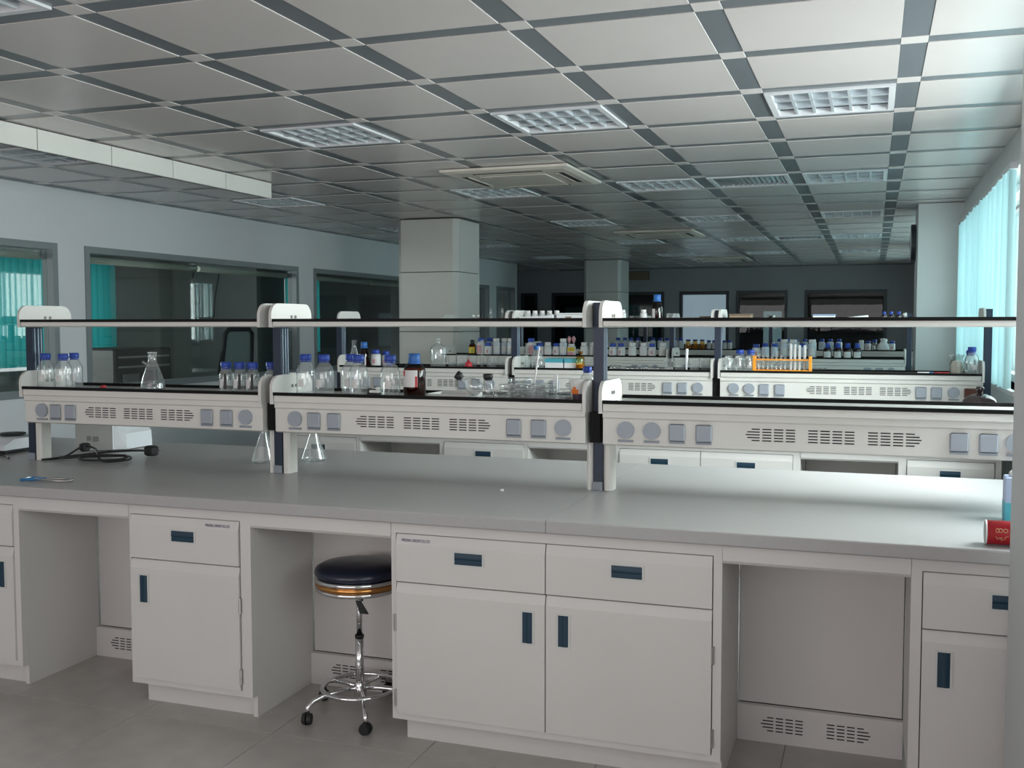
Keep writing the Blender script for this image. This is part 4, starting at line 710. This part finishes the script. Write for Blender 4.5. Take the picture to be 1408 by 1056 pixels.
# tongs: blue crossing tips, silver spring end
t = thing('laboratory_tongs', 'small tongs with blue tips and silver spring lying on the worktop edge', 'tongs', (-3.25, 3.40, TZ))
part('arm', MB().tube(spline([(-3.375, 3.375, TZ + 0.0055), (-3.32, 3.40, TZ + 0.006), (-3.27, 3.43, TZ + 0.008), (-3.22, 3.455, TZ + 0.007), (-3.17, 3.45, TZ + 0.006)]), [0.005] * 33, 6), 'steel', t, True)
part('arm', MB().tube(spline([(-3.385, 3.42, TZ + 0.0055), (-3.33, 3.40, TZ + 0.012), (-3.27, 3.395, TZ + 0.010), (-3.21, 3.40, TZ + 0.007), (-3.165, 3.43, TZ + 0.006), (-3.17, 3.452, TZ + 0.0145)]), 0.005, 6), 'steel', t, True)
part('grip', MB().tube([(-3.376, 3.374, TZ + 0.0068), (-3.322, 3.399, TZ + 0.0078), (-3.285, 3.421, TZ + 0.009)], 0.0066, 6), 'tongb', t, True); part('grip', MB().tube([(-3.386, 3.421, TZ + 0.0068), (-3.332, 3.401, TZ + 0.0135), (-3.285, 3.396, TZ + 0.0125)], 0.0066, 6), 'tongb', t, True)
lone('plastic_cap', MB().lathe([(0.008, 0), (0.0085, 0.001), (0.0085, 0.006), (0.006, 0.008), (0, 0.008)], 14, (-1.375, 3.80, TZ)), 'capw', 'tiny white plastic cap lying alone on the front worktop', 'button', smooth=True)  # loose white plastic cap
# red can lying at the right end, carton standing behind the near pillar
def xcyl(prof, c, seg=28):
    mb = MB().lathe(prof, seg); mb.v = [(c[0] + v[2], c[1] + v[0], c[2] + v[1]) for v in mb.v]; return mb
t = thing('red_can', 'red paper can with gold lettering lying on its side by the near pillar', 'can', (0.38, 3.355, TZ)); cc = (0.328, 3.350, TZ + 0.0368)
part('wall', xcyl([(0.036, 0.0), (0.036, 0.125)], cc), 'redcan', t, True)
t.children[-1].data.polygons[-1].use_smooth = False
part('rim', xcyl([(0.0335, -0.001), (0.0366, -0.001), (0.0366, 0.003), (0.0335, 0.003)], cc), 'foam', t, True)
part('mouth', xcyl([(0.033, -0.0012), (0.0, -0.0013)], cc), 'deviceg', t)
def onwall(a0, x0, pts, r=0.0362):   # printed strokes that follow the can wall
    return [(cc[0] + x, cc[1] + r * math.cos(a), cc[2] + r * math.sin(a)) for x, a in [(x0 + p[0], a0 + p[1]) for p in pts]]
circ = lambda rx, ra: [(rx * math.cos(k * PI / 6), ra * math.sin(k * PI / 6)) for k in range(13)]
for x0, a0, P in ((0.030, PI + -0.35, circ(0.0045, 0.16)), (0.039, PI + -0.35, circ(0.0045, 0.16)), (0.052, PI + -0.35, circ(0.006, 0.14)), (0.026, PI + 0.15, [(0, 0), (0.005, 0.25), (0.012, 0.1), (0.016, 0.4)]), (0.034, PI + 0.25, [(0, 0), (0.008, 0.0), (0.012, 0.25)]), (0.05, PI + 0.25, [(0, 0.2), (0.002, -0.1), (0.010, -0.15)])):
    part('lettering', MB().tube(onwall(a0, x0, P), 0.0011, 5), 'goldp', t, True)
t = thing('carton', 'narrow lavender and teal carton standing on the worktop behind the near pillar', 'carton', (0.475, 3.78, TZ))
part('box', MB().bbox(0.425, 0.515, 3.74, 3.82, TZ, TZ + 0.150, 0.003), 'lav', t); part('band', B(0.4243, 0.5157, 3.7393, 3.8207, TZ + 0.004, TZ + 0.065), 'teal', t); part('cap', MB().lathe([(0.018, 0.1505), (0.018, 0.165), (0.012, 0.170), (0, 0.170)], 16, (0.455, 3.77, TZ)), 'capw', t, True)

# ------------------------------------------------------------------ stool
sx, sy = -1.853, 3.50
t = thing('stool', 'round swivel stool with dark blue seat and chrome base under the front bench', 'stool', (sx, sy, 0))
part('seat', MB().lathe([(0.155, 0.548), (0.168, 0.556), (0.170, 0.566), (0.164, 0.580), (0.145, 0.590), (0.09, 0.596), (0.0, 0.598)], 40, (sx, sy, 0)), 'seat', t, True)
part('band', MB().lathe([(0.150, 0.530), (0.168, 0.532), (0.170, 0.539), (0.168, 0.5465), (0.150, 0.5475)], 40, (sx, sy, 0)), 'chrome', t, True, 'chrome band')
part('band', MB().lathe([(0.150, 0.511), (0.165, 0.512), (0.167, 0.520), (0.165, 0.528), (0.150, 0.5295)], 40, (sx, sy, 0)), 'gold', t, True, 'gold band')
part('band', MB().lathe([(0.0, 0.490), (0.150, 0.491), (0.163, 0.494), (0.165, 0.502), (0.163, 0.509), (0.150, 0.5105)], 40, (sx, sy, 0)), 'chrome', t, True, 'chrome band')
part('piston', MB().tube([(sx, sy, 0.31), (sx, sy, 0.4895)], 0.0115, 14), 'chrome', t, True)
part('collar', MB().tube([(sx, sy, 0.300), (sx, sy, 0.312)], 0.0175, 16), 'rubber', t, True)
part('column', MB().tube([(sx, sy, 0.085), (sx, sy, 0.2995)], 0.0165, 16), 'chrome', t, True)
part('hub', MB().lathe([(0.016, 0.062), (0.024, 0.068), (0.024, 0.108), (0.019, 0.125), (0.017, 0.128)], 20, (sx, sy, 0), closed=True), 'chrome', t, True)
l = part('lever', MB().tube([(sx + 0.006, sy - 0.004, 0.486), (sx + 0.03, sy - 0.03, 0.455)], 0.004, 6), 'rubber', t)
part('paddle', MB().add([(sx + 0.012 + dx, sy - 0.03 + dy, z) for z, w in ((0.452, 0.010), (0.405, 0.017)) for dx, dy in ((-w + (0.452 - z) * 0.55, -0.004), (w + (0.452 - z) * 0.55, -0.004), (w + (0.452 - z) * 0.55, 0.004), (-w + (0.452 - z) * 0.55, 0.004))], [(0, 1, 2, 3), (7, 6, 5, 4), (0, 4, 5, 1), (1, 5, 6, 2), (2, 6, 7, 3), (3, 7, 4, 0)]), 'rubber', l)
part('foot_ring', MB().torus((sx, sy, 0.108), 0.145, 0.0085, 40, 10), 'chrome', t, True)
for k in range(5):
    a = math.radians(231 + 72 * k); ca, sa = math.cos(a), math.sin(a)
    lg = part('leg', MB().tube([(sx + r * ca, sy + r * sa, z) for r, z in ((0.018, 0.105), (0.08, 0.105), (0.15, 0.098), (0.19, 0.086), (0.212, 0.066), (0.216, 0.045))], 0.010, 10), 'chrome', t, True)
    cx, cy = sx + 0.216 * ca, sy + 0.216 * sa; w = a + 0.9; ux, uy = math.cos(w), math.sin(w)
    for s in (-1, 1):
        n = 16; vs = []
        for h in (0.003, 0.017):
            for q in range(n):
                b = 2 * PI * q / n; rr = 0.0235 if h < 0.01 else 0.020
                vs.append((cx - uy * s * h + ux * rr * math.cos(b), cy + ux * s * h + uy * rr * math.cos(b), 0.0238 + rr * math.sin(b)))
        fs = [tuple(range(n)), tuple(range(2 * n - 1, n - 1, -1))] + [(q, (q + 1) % n, n + (q + 1) % n, n + q) for q in range(n)]
        part('caster', MB().add(vs, fs), 'rubber', lg)

# ------------------------------------------------------------------ second bench rack contents
Y2 = 6.66
put('erl_s', 'conical_flask', 'slim conical flask at the left end of the second bench rack', 'flask', -3.545, Y2, SZ, sc=1.35)
put('amber_up', 'amber_bottle', 'amber blue capped bottle beside the slim conical flask', 'bottle', -3.455, Y2 - 0.02, SZ)
put('hd_b', 'plastic_bottle', 'white plastic bottle with printed label at the left of the second bench rack', 'bottle', -3.372, Y2, SZ)
put('hd_b', 'plastic_bottle', 'white blue lidded bottle behind the clear bottles at the left of the second rack', 'bottle', -3.335, Y2 + 0.09, SZ, sc=0.9)
lone('blue_lid', MB().lathe([(0.024, 0), (0.026, 0.002), (0.026, 0.018), (0.022, 0.021), (0, 0.021)], 20, (-3.265, Y2, SZ)), 'cap', 'loose blue plastic lid lying on the second bench rack', 'disc', smooth=True)  # loose blue lid, off its bottle
put('aspir', 'glass_bottle', 'big round shouldered clear glass bottle with stopper in front of the column', 'bottle', -2.883, Y2, SZ, sc=1.12)
for x, s in ((-2.775, 'beside the big glass bottle'), (-2.705, 'second along from the big glass bottle'), (-2.655, 'behind the red object')):
    put('beaker_w' if x == -2.705 else 'beaker', 'beaker', 'clear glass beaker %s' % s, 'beaker', x, Y2 + (0.08 if 'red' in s else 0), SZ, 'beakers on the second bench rack')
t = thing('red_bulb', 'red rubber bulb among the beakers of the second bench rack', 'rubber bulb', (-2.635, Y2 - 0.05, SZ), world=False)
part('bulb', MB().lathe([(0.010, 0), (0.024, 0.008), (0.028, 0.022), (0.022, 0.038), (0.009, 0.046)], 18), 'red', t, True); part('nozzle', MB().lathe([(0.007, 0.0462), (0.006, 0.062), (0, 0.062)], 12), 'red', t, True)
put('cyl', 'measuring_cylinder', 'tall glass measuring cylinder beside the red rubber bulb', 'cylinder', -2.555, Y2, SZ)
for x, y in ((-2.50, 0.03), (-2.455, -0.05), (-2.425, 0.06)): put('beaker', 'beaker', 'clear beaker %s' % {-2.50: 'next to the measuring cylinder', -2.455: 'between the measuring cylinder and the navy post', -2.425: 'touching the navy post of the second rack'}[x], 'beaker', x, Y2 + y, SZ, 'beakers by the navy post')
# middle bay
put('cyl', 'measuring_cylinder', 'glass cylinder just right of the cream end plate', 'cylinder', -2.225, Y2, SZ, sc=0.9)
put('b500l', 'reagent_bottle', 'clear bottle with light blue cap beside the white and teal boxes', 'bottle', -2.165, Y2 + 0.03, SZ, sc=0.9)
put('glassjar', 'glass_jar', 'small clear jar left of the white and teal boxes', 'jar', -2.115, Y2 - 0.06, SZ)
for x, w, s in ((-2.02, 0.125, 'wider'), (-1.90, 0.095, 'narrower')):
    t = thing('storage_box', '%s white box with teal top edge on the second bench rack' % s, 'box', (x, Y2, SZ))
    part('box', MB().bbox(x - w / 2, x + w / 2, Y2 - 0.05, Y2 + 0.07, SZ, SZ + 0.072, 0.002), 'foam', t); part('band', B(x - w / 2 - 0.0005, x + w / 2 + 0.0005, Y2 - 0.0508, Y2 + 0.0708, SZ + 0.046, SZ + 0.0725), 'teal', t)
put('paleamb', 'glass_bottle', 'pale amber glass bottle with brown liquid next to the teal edged boxes', 'bottle', -1.835, Y2 - 0.05, SZ, sc=0.98)
for x, y in ((-1.50, -0.047), (-1.43, 0.062), (-1.36, -0.047), (-1.29, 0.062), (-1.60, 0.03)): put('petri', 'petri_dish', 'flat glass dish in the middle bay, %s' % {-1.60: 'closest to the teal edged boxes', -1.50: 'second from the teal edged boxes', -1.43: 'third from the teal edged boxes', -1.36: 'fourth from the teal edged boxes', -1.29: 'beside the beakers'}[x], 'petri dish', x, Y2 + y, SZ, 'glass dishes on the second bench rack')
for x, y in ((-1.245, -0.03), (-1.19, 0.05), (-1.08, -0.02), (-1.02, 0.04)): put('beaker', 'beaker', 'clear beaker in the middle bay, %s' % {-1.245: 'beside the flat dishes', -1.19: 'left of the white tube', -1.08: 'right of the white tube', -1.02: 'against the right end plate'}[x], 'beaker', x, Y2 + y, SZ, 'beakers in the middle bay')
lone('white_pipette', MB().tube([(-1.135, Y2 - 0.02, SZ + 0.001), (-1.13, Y2 - 0.02, SZ + 0.145)], [0.007, 0.009], 10), 'foam', 'upright white plastic tube among the beakers of the second rack', 'tube', smooth=True)
lone('glass_rod', MB().tube([(-1.345, 4.10, SZ + 0.003), (-1.343, 4.185, SZ + 0.21)], 0.0035, 8), 'label', 'thin pale rod leaning behind the stacked petri dishes', 'rod', smooth=True)
# right bay
for x, y, q in ((-0.865, -0.05, 'against the cream end plate'), (-0.865, 0.03, 'second from the cream end plate'), (-0.80, -0.06, 'in the middle of the cluster'), (-0.80, 0.02, 'under the light blue caps'), (-0.735, -0.07, 'touching the orange rack'), (-0.735, 0.01, 'behind the one touching the orange rack')): put('glassjar', 'glass_jar', 'clear glass jar %s' % q, 'jar', x, Y2 + y, SZ, 'glass jars by the orange rack', sc=1.1)
for x, s in ((-0.810, 'further from'), (-0.742, 'closer to')): put('b250', 'reagent_bottle', 'clear bottle with light blue cap %s the orange test tube rack' % s, 'bottle', x, Y2 + 0.115 if x < -0.8 else Y2 + 0.125, SZ, 'light blue capped bottles', sc=1.0)
t = thing('test_tube_rack', 'orange plastic test tube rack on the second bench rack', 'test tube rack', (-0.53, Y2, SZ)); x0, x1 = -0.70, -0.362
for x in (x0, x1): part('end_panel', MB().bbox(x - 0.008, x + 0.008, Y2 - 0.095, Y2 - 0.005, SZ, SZ + 0.105, 0.002), 'orange', t)
TT = [(-0.672, 0.102), (-0.645, 0.098), (-0.618, 0.10), (-0.592, 0.102), (-0.565, 0.118), (-0.538, 0.10), (-0.512, 0.088), (-0.480, 0.17), (-0.455, 0.165), (-0.428, 0.16), (-0.396, 0.16)]
for z in (0.012, 0.078): part('shelf', B(x0 + 0.0085, x1 - 0.0085, Y2 - 0.09, Y2 - 0.068, SZ + z, SZ + z + 0.007).box(x0 + 0.0085, x1 - 0.0085, Y2 - 0.032, Y2 - 0.01, SZ + z, SZ + z + 0.007), 'orange', t)
part('floor', B(x0 + 0.0085, x1 - 0.0085, Y2 - 0.067, Y2 - 0.033, SZ + 0.008, SZ + 0.0115), 'orange', t)
for k, (x, h) in enumerate(TT):
    lone('test_tube', MB().lathe([(0.0, 0.0), (0.006, 0.002), (0.0085, 0.008), (0.0085, h - 0.002), (0.010, h)], 14, (x, Y2 - 0.05, SZ + 0.0118)), 'thin' if h < 0.15 else 'tubef', ('short glass test tube in the orange rack, %s from the glass jars' if h < 0.15 else 'long frosted tube in the orange rack, %s hole from the glass jars') % (ORD + ['eleventh'])[k], 'test tube', 'tubes in the orange rack', True)
for x, m, lab in ((0.30, 'foam', 'white marker pen lying near the right end of the second rack'), (0.385, 'red', 'red marker pen lying near the right end of the second rack')):
    t = thing('marker_pen', lab, 'pen', (x, Y2, SZ)); part('barrel', MB().tube([(x - 0.045, Y2 - 0.06, SZ + 0.0095), (x + 0.02, Y2 - 0.065, SZ + 0.0095)], 0.009, 10), m, t, True); part('cap', MB().tube([(x + 0.0205, Y2 - 0.065, SZ + 0.0095), (x + 0.045, Y2 - 0.067, SZ + 0.0095)], 0.0093, 10), 'tongb' if m == 'foam' else 'red', t, True)
t = thing('plastic_bag', 'crumpled clear plastic bag of tissue at the right end of the second rack', 'bag', (0.475, Y2, SZ), world=False); random.seed(3)
mb = MB().lathe([(0.030, 0), (0.043, 0.01), (0.047, 0.045), (0.043, 0.075), (0.030, 0.095), (0.045, 0.12)], 22); mb.v = [(v[0] * random.uniform(0.86, 1.08), v[1] * random.uniform(0.86, 1.08), v[2] * random.uniform(0.95, 1.06)) for v in mb.v]; part('bag', mb, 'bag', t)
mb = MB().lathe([(0.022, 0.004), (0.036, 0.015), (0.038, 0.05), (0.03, 0.08), (0, 0.088)], 16); mb.v = [(v[0] * random.uniform(0.8, 1.05), v[1] * random.uniform(0.8, 1.05), v[2]) for v in mb.v]; part('tissue', mb, 'tissue', t)
put('b500', 'reagent_bottle', 'tall clear blue capped bottle beside the plastic bag', 'bottle', 0.553, Y2 - 0.03, SZ, sc=0.95)
put('b250', 'reagent_bottle', 'shorter blue capped bottle behind the tall one at the window end', 'bottle', 0.556, Y2 + 0.075, SZ, sc=1.05)
# brown glass desiccator on the second worktop
t = thing('desiccator', 'brown glass desiccator with domed lid and knob on the second worktop', 'desiccator', (0.560, 6.18, TZ), world=False)
part('bowl', MB().lathe([(0.06, 0), (0.07, 0.004), (0.075, 0.08), (0.085, 0.10), (0.092, 0.17), (0.100, 0.183), (0.100, 0.192)], 32), 'desi', t, True)
part('lid', MB().lathe([(0.100, 0.1925), (0.102, 0.20), (0.098, 0.215), (0.085, 0.238), (0.062, 0.258), (0.035, 0.270), (0.012, 0.274)], 32, closed=True), 'desi', t, True); part('knob', MB().lathe([(0.012, 0.2745), (0.013, 0.285), (0.021, 0.293), (0.022, 0.305), (0.016, 0.312), (0, 0.313)], 20), 'desi', t, True)
# upper shelf of the second bench rack
UZ = 1.5335 - 0.013
Y2u = 6.68
for x, s in ((-2.625, 'left'), (-2.59, 'right')): put('vial', 'glass_vial', 'small clear vial on the upper shelf before the column, %s' % ('far from the conical flasks' if s == 'left' else 'near the dark red one'), 'vial', x, Y2u, UZ, sc=0.6)
for x, s in ((-2.505, 'farther from the bottle row'), (-2.418, 'closer to the bottle row')): put('erl_s', 'conical_flask', 'small conical flask on the upper shelf, %s' % s, 'flask', x, Y2u + 0.02, UZ, sc=0.62 if 'farther' in s else 0.68)
lone('red_lump', MB().lathe([(0.012, 0), (0.024, 0.006), (0.024, 0.020), (0.014, 0.028), (0, 0.029)], 14, (-2.555, Y2u - 0.06, UZ)), 'red', 'dark red cap lying on the upper shelf of the second rack', 'cap', smooth=True)
t = thing('foam_box', 'long white foam box lid on the upper shelf of the second rack', 'foam box', (-2.2, Y2u, UZ))
part('tray', MB().ext([(-2.255, UZ), (-2.02, UZ), (-2.02, UZ + 0.050), (-2.08, UZ + 0.040), (-2.255, UZ + 0.034)], Y2u - 0.10, Y2u - 0.02, 'y'), 'foam', t)
for k, x in enumerate((-2.245, -2.194, -2.142, -2.09, -2.038)): put('hd_w', 'plastic_bottle', 'white capped bottle behind the long foam box, %s from the end plate' % ORD[k], 'bottle', x, Y2u + 0.06, UZ, 'white capped bottles behind the foam box', sc=0.60)
t = thing('foam_box', 'white foam box beside the upper end plate of the second rack', 'foam box', (-1.9, Y2u, UZ))
part('box', MB().bbox(-2.00, -1.80, Y2u - 0.08, Y2u + 0.08, UZ, UZ + 0.048, 0.003), 'foam', t); part('lid', MB().bbox(-2.005, -1.795, Y2u - 0.085, Y2u + 0.085, UZ + 0.0485, UZ + 0.060, 0.003), 'foam', t); part('tape', B(-1.935, -1.895, Y2u - 0.0812, Y2u - 0.0803, UZ + 0.004, UZ + 0.036), 'card', t)
for x, k, lab in ((-1.605, 'vial', 'small dark vial next to the upper end plate of the front rack'), (-1.565, 'hd_w', 'small white capped bottle next to the amber one on the upper shelf'), (-1.425, 'hd_w', 'small white topped jar beside the tall amber bottle')): put(k, 'small_bottle', lab, 'bottle', x, Y2u, UZ, sc=0.62)
for x in (-1.51, -1.47): put('beaker', 'beaker', 'low glass beaker on the upper shelf, beside the %s' % ('white capped bottle' if x < -1.5 else 'white topped jar'), 'beaker', x, Y2u + 0.03, UZ, 'low beakers on the upper shelf', sc=0.5)
put('amber_up', 'amber_bottle', 'tall amber bottle with bright blue cap on the upper shelf', 'bottle', -1.335, Y2u, UZ, sc=1.0)
for x in (-1.255, -1.225): put('beaker', 'beaker', 'small clear beaker on the upper shelf, %s' % ('touching the amber bottle' if x < -1.24 else 'beside the flat brown carton'), 'beaker', x, Y2u, UZ, 'small beakers by the amber bottle', sc=0.68)
def cbox(x0, x1, h, m, lab, lid=None, y0=-0.07, y1=0.09):
    t = thing('cardboard_box' if 'card' in m else 'storage_box', lab, 'box', ((x0 + x1) / 2, Y2u, UZ)); part('box', MB().bbox(x0, x1, Y2u + y0, Y2u + y1, UZ, UZ + h, 0.002), m, t); part('lid', MB().bbox(x0 - 0.003, x1 + 0.003, Y2u + y0 - 0.003, Y2u + y1 + 0.003, UZ + h + 0.0005, UZ + h + 0.010, 0.002), lid or m, t)
cbox(-1.17, -1.055, 0.018, 'card', 'flat brown carton on the upper shelf, far from the bright window edge'); cbox(-1.045, -0.985, 0.026, 'cardd', 'dark brown carton on the upper shelf against the cream end plate')
cbox(-0.86, -0.73, 0.040, 'card', 'shallow brown carton right of the cream end plates', 'cardd'); cbox(-0.585, -0.53, 0.018, 'card', 'small brown carton alone on the upper shelf')
cbox(-0.352, -0.225, 0.036, 'foam', 'white box with blue lid on the upper shelf', 'bluebox')
lone('paper_roll', MB().tube([(-0.20, Y2u - 0.05, UZ + 0.012), (-0.03, Y2u - 0.02, UZ + 0.03)], 0.010, 10), 'foam', 'white paper roll lying on the upper shelf beside the blue lidded box', 'paper roll', smooth=True)
for x, s in ((0.062, 'nearest the paper roll'), (0.102, 'in the middle of its row'), (0.145, 'next to the red one')): put('amber_sm', 'amber_bottle', 'tiny amber bottle on the upper shelf, %s' % s, 'bottle', x, Y2u, UZ, 'tiny amber bottles', sc=0.45)
put('vial', 'small_bottle', 'tiny red bottle at the end of the amber row on the upper shelf', 'bottle', 0.178, Y2u, UZ, sc=0.6)

# ------------------------------------------------------------------ third and fourth bench contents
Y3 = 9.36; G3 = 'chemical bottles on the third bench rack'
for x, y, k, lab in ((-3.69, 0, 'amber_yl', 'dark bottle with yellow label on the third bench rack'), (-3.60, 0, 'hd_navy', 'white bottle with navy cap beside the yellow labelled bottle'), (-3.545, 0.09, 'hd_navy', 'navy capped bottle behind the yellow labelled bottle'), (-3.515, -0.03, 'hd_b', 'white bottle with red mark near the left of the third rack'), (-3.44, 0.0, 'hd_tall', 'tall pale bottle left of the third rack navy post'), (-3.375, 0.05, 'hd_tall', 'tall white bottle second from the third rack navy post'), (-3.29, 0.0, 'hd_tall', 'tall white bottle against the third rack navy post'),
                     (-3.085, 0, 'hd_navy', 'white bottle with large navy cap right of the third rack post'), (-3.03, 0.08, 'hd_b', 'blue capped bottle behind the white navy capped one'), (-2.985, -0.02, 'hd_b', 'white bottle with pink label and blue cap above the wider teal box'), (-2.912, -0.02, 'hd_w', 'white bottle with pale cap above the wider teal box'), (-2.836, 0.0, 'hd_b', 'blue capped bottle with pink label between white ones'), (-2.765, 0, 'hd_tall', 'tall white jar next to the yellow labelled jar'), (-2.685, 0, 'hd_yl', 'squat jar with yellow and pink label'), (-2.56, 0, 'hd_w', 'white jar right of the yellow labelled jar'), (-2.49, 0.03, 'hd_w', 'white jar partly behind the front navy post'), (-2.42, -0.02, 'hd_w', 'white jar just left of the front navy post'),
                     (-2.285, 0, 'hd_b', 'white bottle with blue cap right of the front navy post'), (-2.21, 0.02, 'hd_b', 'second blue capped white bottle right of the front navy post'), (-2.10, 0, 'hd_w', 'white jar standing alone in the middle bay'), (-1.995, 0, 'hd_w', 'white jar left of the pink labelled bottle'), (-1.915, 0, 'hd_b', 'pink labelled white bottle with blue cap in the middle bay'), (-1.815, 0, 'hd_w', 'white jar at the right end of the middle bay')):
    put(k, 'chemical_bottle', lab, 'bottle', x, Y3 + y, SZ, G3, random.uniform(-0.3, 0.3), 1.0)
t = thing('foam_cup', 'pair of pink flower shaped holders on the yellow labelled jar', 'ornament', (-2.685, Y3, SZ + 0.1175), world=False)
for s in (-1, 1): part('petal', MB().lathe([(0.004, 0), (0.016, 0.03), (0.018, 0.05), (0.006, 0.07), (0, 0.072)], 12, (s * 0.022, 0, 0)), 'pinkl', t, True)
for x, k in ((-0.98, 'hd_b'), (-0.90, 'dim'), (-0.82, 'dim'), (-0.74, 'hd_tall'), (-0.66, 'hd_tall'), (-0.58, 'dim')): put(k, 'chemical_bottle', 'pale bottle on the third rack, %s behind the orange tube rack' % ORD[round((x + 0.98) / 0.08)], 'bottle', x, Y3 + random.uniform(-0.02, 0.05), SZ, 'bottles behind the orange rack')
for x, k, lab in ((-0.50, 'hd_tall', 'white jar right of the orange test tube rack'),): put(k, 'chemical_bottle', lab, 'bottle', x, Y3, SZ, G3)
for x, s in ((-0.37, 'first from the white jar'), (-0.285, 'second from the white jar'), (-0.205, 'third from the white jar'), (-0.125, 'fourth from the white jar')): put('amber_sm', 'amber_bottle', 'brown blue capped bottle with white label, %s' % s, 'bottle', x, Y3 - 0.03, SZ, 'brown bottles on the third rack', sc=1.0)
Y4 = 12.06
for k, x in enumerate([-2.88, -2.80, -2.72, -2.64, -2.46, -2.375, -2.29, -2.205, -2.125]): put('dim', 'chemical_bottle', 'dim blue capped bottle, %s in its row from the yellow brown jars' % ORD[8 - k], 'bottle', x, Y4 + 0.02 * (k % 2), SZ, 'dim bottles on the fourth rack', sc=1.05)
for k in range(3): put('amjar', 'glass_jar', 'yellow brown jar on the fourth rack, %s from the dim bottle row' % ORD[k], 'jar', -2.04 + k * 0.082, Y4, SZ, 'yellow brown jars')
for k in range(5): put('dimw', 'chemical_bottle', 'small blue capped bottle, %s beside the yellow brown jars' % ORD[k], 'bottle', -1.80 + k * 0.06, Y4, SZ, 'small blue capped bottles')
for k in range(8): put('dim', 'chemical_bottle', 'fourth bench dark blue capped bottle, %s behind the orange rack' % ORD[k], 'bottle', -1.0 + k * 0.092, Y4, SZ, 'bottles of the fourth rack right bay')
for x, k in ((-0.12, 'hd_w'), (-0.05, 'hd_b'), (0.02, 'b250'), (0.20, 'hd_b')): put(k, 'chemical_bottle', 'small pale bottle on the fourth rack, %s' % {-0.12: 'farthest from the white bag', -0.05: 'second from the white bag', 0.02: 'touching the white bag', 0.20: 'between the white bag and the end post'}[x], 'bottle', x, Y4, SZ, 'bottles at the right end of the fourth rack', sc=0.9)
t = thing('white_bag', 'crumpled white plastic bag at the right end of the fourth rack', 'bag', (0.115, Y4, SZ), world=False)
mb = MB().lathe([(0.04, 0), (0.065, 0.02), (0.06, 0.07), (0.03, 0.10), (0.04, 0.125), (0, 0.13)], 14); mb.v = [(v[0] * random.uniform(0.75, 1.15), v[1] * random.uniform(0.75, 1.15), v[2] * random.uniform(0.9, 1.1)) for v in mb.v]; part('bag', mb, 'foam', t)

for o in bpy.data.objects:
    if '_w' in o: del o['_w']
